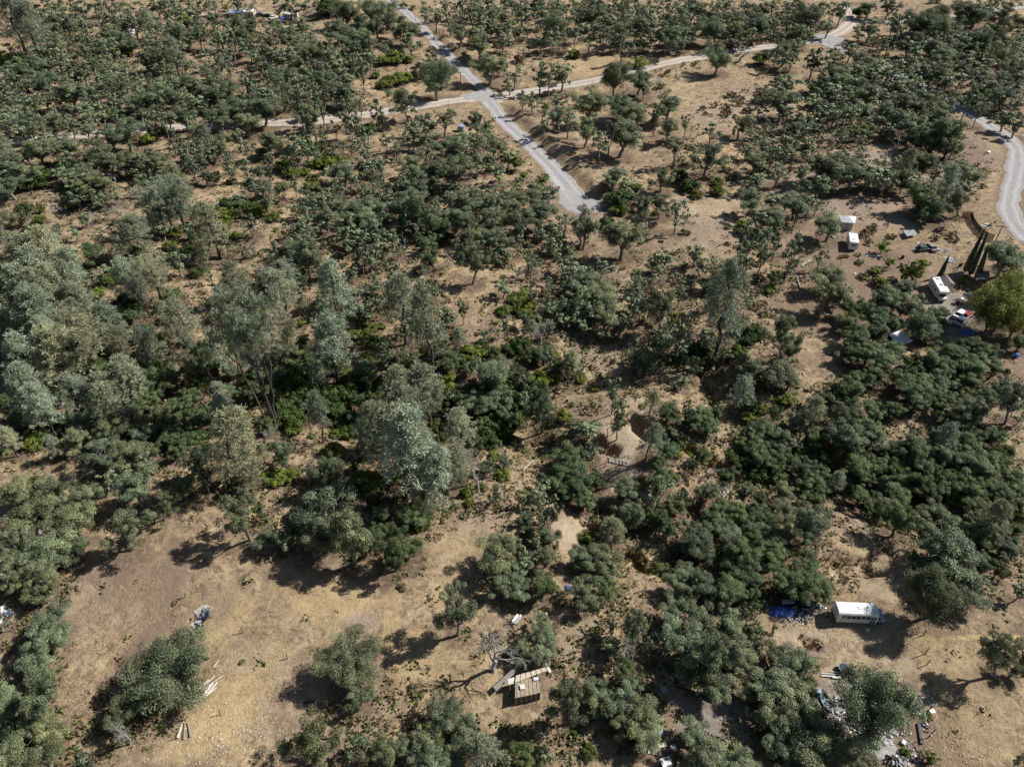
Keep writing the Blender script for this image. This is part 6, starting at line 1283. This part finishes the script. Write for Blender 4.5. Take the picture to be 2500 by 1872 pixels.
def car(label, px, a, m, L=4.5, pickup=False, hood_open=False, junk=False, roof=None):
    c = at(*px); o = empty('parked_car', c, a, label, 'pickup truck' if pickup else 'car'); W2 = .88
    MB().prism([(-L/2, .35), (L/2, .35), (L/2+.03, .6), (L/2-.12, .82), (L*.22, .92), (-L/2+.1, .95), (-L/2, .75)], -W2, W2, m).build('body', o, bevel=.05)
    x0, x1 = (-.2, .95) if pickup else (-1.45, 1.0)
    s = MB(); s.prism([(x0-.1, .9), (x1+.15, .9), (x1-.45, 1.42), (x0+.45, 1.44)], -W2*.86, W2*.86, GLASS); s.build('windows', o, bevel=.02)
    MB().box(((x0+x1)/2, 0, 1.45), ((x1-x0)-.75, W2*1.6, .05), roof or m).build('roof', o, bevel=.02)
    if pickup: MB().box((-1.35, 0, .93), (1.6, W2*1.6, .06), BLACK).build('bed', o)
    for s_ in (-1, 1):
        wheel(o, L*.31, s_*.8, .32, .2, s_); wheel(o, -L*.31, s_*.8, .32, .2, s_); MB().box((L/2+.01, s_*.6, .68), (.05, .3, .14), GALV).build('headlight', o); MB().box((-L/2-.01, s_*.62, .72), (.05, .3, .14), RED).build('tail_light', o)
    return o
car('white sedan, nearest of the three parked cars on the gravel yard', Hh(1520, 1275), .75, SILV); car('white hatchback between the sedan and the red car', Hh(1515, 1205), .7, WHITE); car('dark red car beside the white hatchback on the yard', Hh(1580, 1215), .6, RED, 4.2)
car('stripped junk car with beige hood among debris', Hh(1195, 480), 1.75, WOOD, 4.2); car('blue-green compact wreck left of the junk car', Hh(1110, 495), .2, GREENP, 3.4)
car('dark blue car beside the far white house', Tt(370, 195), 0, NAVY, 4.8); car('white hatchback before the long travel trailer', Tt(527, 228), .9, WHITE, 4.3); car('dark car parked behind the white hatchback', Tt(460, 208), 0, BLACK, 4.5)
scrap('rubbish', 'dark clutter and engine parts beside the junk car', 'rubbish', Hh(1140, 440), 1.4, 1.6, 50, [BLACK, GREYP, WHITE2, RUST], .9, (.15, .7), 41); scrap('rubble', 'trail of white debris right of the junk car', 'rubble', Hh(1310, 495), 3.4, 1.8, 110, [WHITE2, CONC, GREYP, BEIGE], .2, (.12, .5), 42); scrap('rubble', 'white and blue debris beside the single cypress', 'rubble', Hh(1410, 600), 1.2, 2.2, 60, [WHITE, SKYB, CONC], .3, (.15, .6), 43)
tarp('tarp', 'long grey-white tarp strip below the small shrub in the yard', Hh(580, 555), 4.2, .6, WHITE2, .08, .25, 11); tarp('tarp', 'blue tarp heap with white bags below the sedans', Hh(1600, 1385), 3.4, 1.3, BLUE, .1, .8, 12); tarp('tarp', 'pale blue sheet at the camper side', Hh(312, 437), .9, 1.0, SKYB, 0, .15, 13)
scrap('rubbish', 'white bags on the blue tarp heap', 'rubbish', Hh(1640, 1380), 1.6, .8, 22, [WHITE, SKYB, WHITE2], .9, (.2, .5), 44); scrap('rubbish', 'white litter strewn in shade left of the sedans', 'rubbish', Hh(1120, 1290), 4.0, 1.8, 60, [WHITE2, GREYP, CONC], .2, (.12, .5), 45); scrap('rubbish', 'dark junk row beneath the round oak by the shed', 'rubbish', Hh(160, 345), 3.2, .6, 60, [BLACK, GREYP, RUST, WHITE2], .4, (.15, .5), 46); scrap('rubbish', 'pale litter in front of the tin shed', 'rubbish', Hh(330, 292), 1.6, .5, 24, [WHITE2, CONC], .1, (.1, .4), 47)
scrap('rubbish', 'dark machines and a white appliance behind the sedans', 'rubbish', Hh(1490, 1060), 1.6, 1.4, 50, [BLACK, GREYP, NAVY], .7, (.2, .6), 48); tag(MB().box((0, 0, .7), (.7, .65, 1.4), WHITE).build('water_heater', None, loc=at(*Hh(1520, 1060)), rot=(.1, 0, .4)), 'tall white appliance standing behind the sedans', 'appliance'); tag(MB().box((0, 0, .3), (1.3, .7, .5), SKYB).build('cart', None, loc=at(*Hh(1620, 985)), rot=(0, 0, -.6)), 'light blue box cart in the yard shade', 'cart')
c = at(*T(3, 1, 2140, 1430)); o = empty('water_barrel', c, 0, 'blue plastic barrel on the bare slope near the right edge', 'barrel'); MB().tube([(0, 0, 0), (0, 0, .25), (0, 0, .9), (0, 0, 1.0)], [.44, .5, .5, .42], mat('blue_plastic', (.06, .20, .55), .4, .15, 2), 16).build('drum', o); MB().tube([(0, 0, 1.0), (0, 0, 1.05)], .16, BLUE, 10).build('cap', o)
tag(MB().box((0, 0, .12), (.5, .5, .24), WHITE).build('box', None, loc=at(*Hh(388, 752)), rot=(0, 0, .3)), 'small white box on the dirt below the corral bushes', 'box'); tag(MB().box((0, 0, .3), (.9, .8, .5), WHITE).build('box', None, loc=at(*T(3, 0, 1903, 1323)), rot=(.3, 0, .4)), 'white crate beside the curve of the right-hand road', 'crate')
pile('rock_pile', 'grey concrete slab and debris above the board fence', 'rubble', [(T(3, 1, 1840, 295), T(3, 1, 1930, 305), .9, GREYP), (T(3, 1, 1870, 280), T(3, 1, 1920, 290), .6, CONC)], 'slab')
# ---------------------------------------------------------------- far places
def house(label, px, L, W_, H_, a, mw, mr, pitch=.25, nwin=3):
    c = at(*px); o = empty('house', c, a, label, 'house'); MB().box((0, 0, H_/2-.3), (L, W_, H_+.6), mw).build('wall', o); z = H_
    for s in (-1, 1): MB().poly([(-L/2-.3, 0, z+W_/2*pitch*2), (L/2+.3, 0, z+W_/2*pitch*2), (L/2+.3, s*(W_/2+.3), z-.05), (-L/2-.3, s*(W_/2+.3), z-.05)], mr, .1).build('roof_slope', o)
    for s in (-1, 1): t_ = MB(); t_._add([(s*L/2, -W_/2, z), (s*L/2, W_/2, z), (s*L/2, 0, z+W_*pitch-.02)], [(0, 1, 2)], mw); t_.build('gable', o)
    for k in range(nwin): x = -L/2+L*(k+.6)/(nwin+.2); f = MB().box((x, -W_/2-.02, 1.4), (1.0, .05, .9), WHITE2).build('window_frame', o); MB().box((x, -W_/2-.05, 1.4), (.85, .03, .75), GLASS).build('pane', f)
    MB().box((L*.05, -W_/2-.02, 1.0), (.9, .05, 2.0), WOODB).build('door', o)
house('far white-roofed house behind dark oaks at the top left', Tt(250, 205), 5.0, 5.0, 3.0, .05, BEIGE, WHITE, .12); house('long pale blue-roofed wing beside the far white house', Tt(110, 205), 7.0, 4.5, 2.6, .05, WHITE2, SKYB, .12)
house('far beige shed at the top right beyond the road', T(3, 0, 1435, 28), 4.5, 3.4, 2.6, .1, BEIGE, GREYP, .15, 1)
c = at(*T(3, 0, 1632, 100)); tag(MB().box((0, 0, .9), (1.1, 1.0, 1.8), ORANGE, taper=.95).build('outhouse', None, loc=c, rot=(0, 0, .4)), 'small orange-brown shed box beside the far upper road', 'shed')
c = at(*Tt(640, 275)); o = empty('tent', c, .5, 'blue and white pop-up tent in front of the long trailer', 'tent')
for x in (-1.5, 1.5):
    for y in (-1.1, 1.1): MB().tube([(x, y, -.2), (x, y, 1.9)], .05, GALV, 5).build('leg', o)
for s in (-1, 1): MB().poly([(-1.6, 0, 2.6), (1.6, 0, 2.6), (1.6, s*1.3, 1.8), (-1.6, s*1.3, 1.8)], (BLUE, WHITE)[s > 0], .04).build('canopy', o)
scrap('rubbish', 'whitish scrap heap in the far clearing right of the trailer', 'rubbish', Tt(1110, 165), 5.0, 1.6, 60, [SKYB, GREYP, WHITE2], .9, (.3, 1.2), 51); scrap('rubbish', 'pale scrap and lumber heap among the left hillside oaks', 'rubbish', T(0, 0, 800, 385), 6.0, 3.0, 90, [WHITE2, GREYP, WOODP], .8, (.3, 1.2), 52)
c = at(*T(1, 0, 1775, 1135)); o = empty('roadside_tank', c, 0, 'small round grey-blue water tank beside the junction oaks', 'water tank'); MB().tube([(0, 0, -.3), (0, 0, 1.9)], 1.25, GREYP, 18).build('drum', o); MB().tube([(0, 0, 1.9), (0, 0, 2.05), (0, 0, 2.3)], [1.35, 1.3, .2], SKYB, 18).build('lid', o)
tag(MB().tube([(0, 0, -.1), (0, 0, 1.0)], .09, WHITE, 8).build('marker_pipe', None, loc=at(1277, 402)), 'short white standpipe on the round dirt pad', 'standpipe')
sheet('metal_sheet', 'pale metal roof glimpsed under the left hillside oaks', 'sheet', [T(0, 0, 180, 860), T(0, 0, 300, 862), T(0, 0, 300, 845), T(0, 0, 200, 842)], 2.5, WHITE); sheet('metal_sheet', 'reddish rusty roof sheet above the hillside camper', 'sheet', [T(0, 0, 1130, 262), T(0, 0, 1210, 265), T(0, 0, 1205, 240), T(0, 0, 1140, 240)], 1.5, RUST)
sheet('metal_sheet', 'bluish metal roof glimpsed in the dense oaks right of the hairpin', 'sheet', [T(3, 0, 1080, 680), T(3, 0, 1140, 690), T(3, 0, 1130, 645), T(3, 0, 1095, 645)], 2.0, SKYB); sheet('metal_sheet', 'white roofing glimpsed beneath the big right-hand oak', 'sheet', [T(3, 0, 1780, 750), T(3, 0, 1900, 740), T(3, 0, 1890, 710), T(3, 0, 1800, 712)], 3.0, WHITE2)
scrap('rocks', 'scattered small pale stones on the bare field and slopes', 'stones', (560, 1790), 12, 5, 320, [CONC, BEIGE], .03, (.08, .22), 61, True)
def wires(pts, label):
    b = MB()
    for a, c in zip(pts[:-1], pts[1:]):
        b.tube([a.lerp(c, t)-Vector((0, 0, 1.2*4*t*(1-t))) for t in [k/10 for k in range(11)]], .02, BLACK, 3, False)
    o = b.build('power_line'); tag(o, label, 'power line')
wires([w2, w3, w4], 'thin power line strung between the poles above the upper road')

# ---------------------------------------------------------------- air
if HAZE:
    hb = MB().box((0, 700, 52), (3000, 1600, 120), None); o = hb.build('haze'); o.data.materials.clear(); hm = bpy.data.materials.new('thin_haze'); hm.use_nodes = True; hn = hm.node_tree
    for n_ in list(hn.nodes):
        if n_.type == 'BSDF_PRINCIPLED': hn.nodes.remove(n_)
    pv = hn.nodes.new('ShaderNodeVolumePrincipled'); pv.inputs['Color'].default_value = (.80, .88, 1, 1); pv.inputs['Density'].default_value = HAZE; pv.inputs['Anisotropy'].default_value = .2
    hn.links.new(pv.outputs[0], hn.nodes['Material Output'].inputs['Volume']); o.data.materials.append(hm); tag(o, kind='stuff')
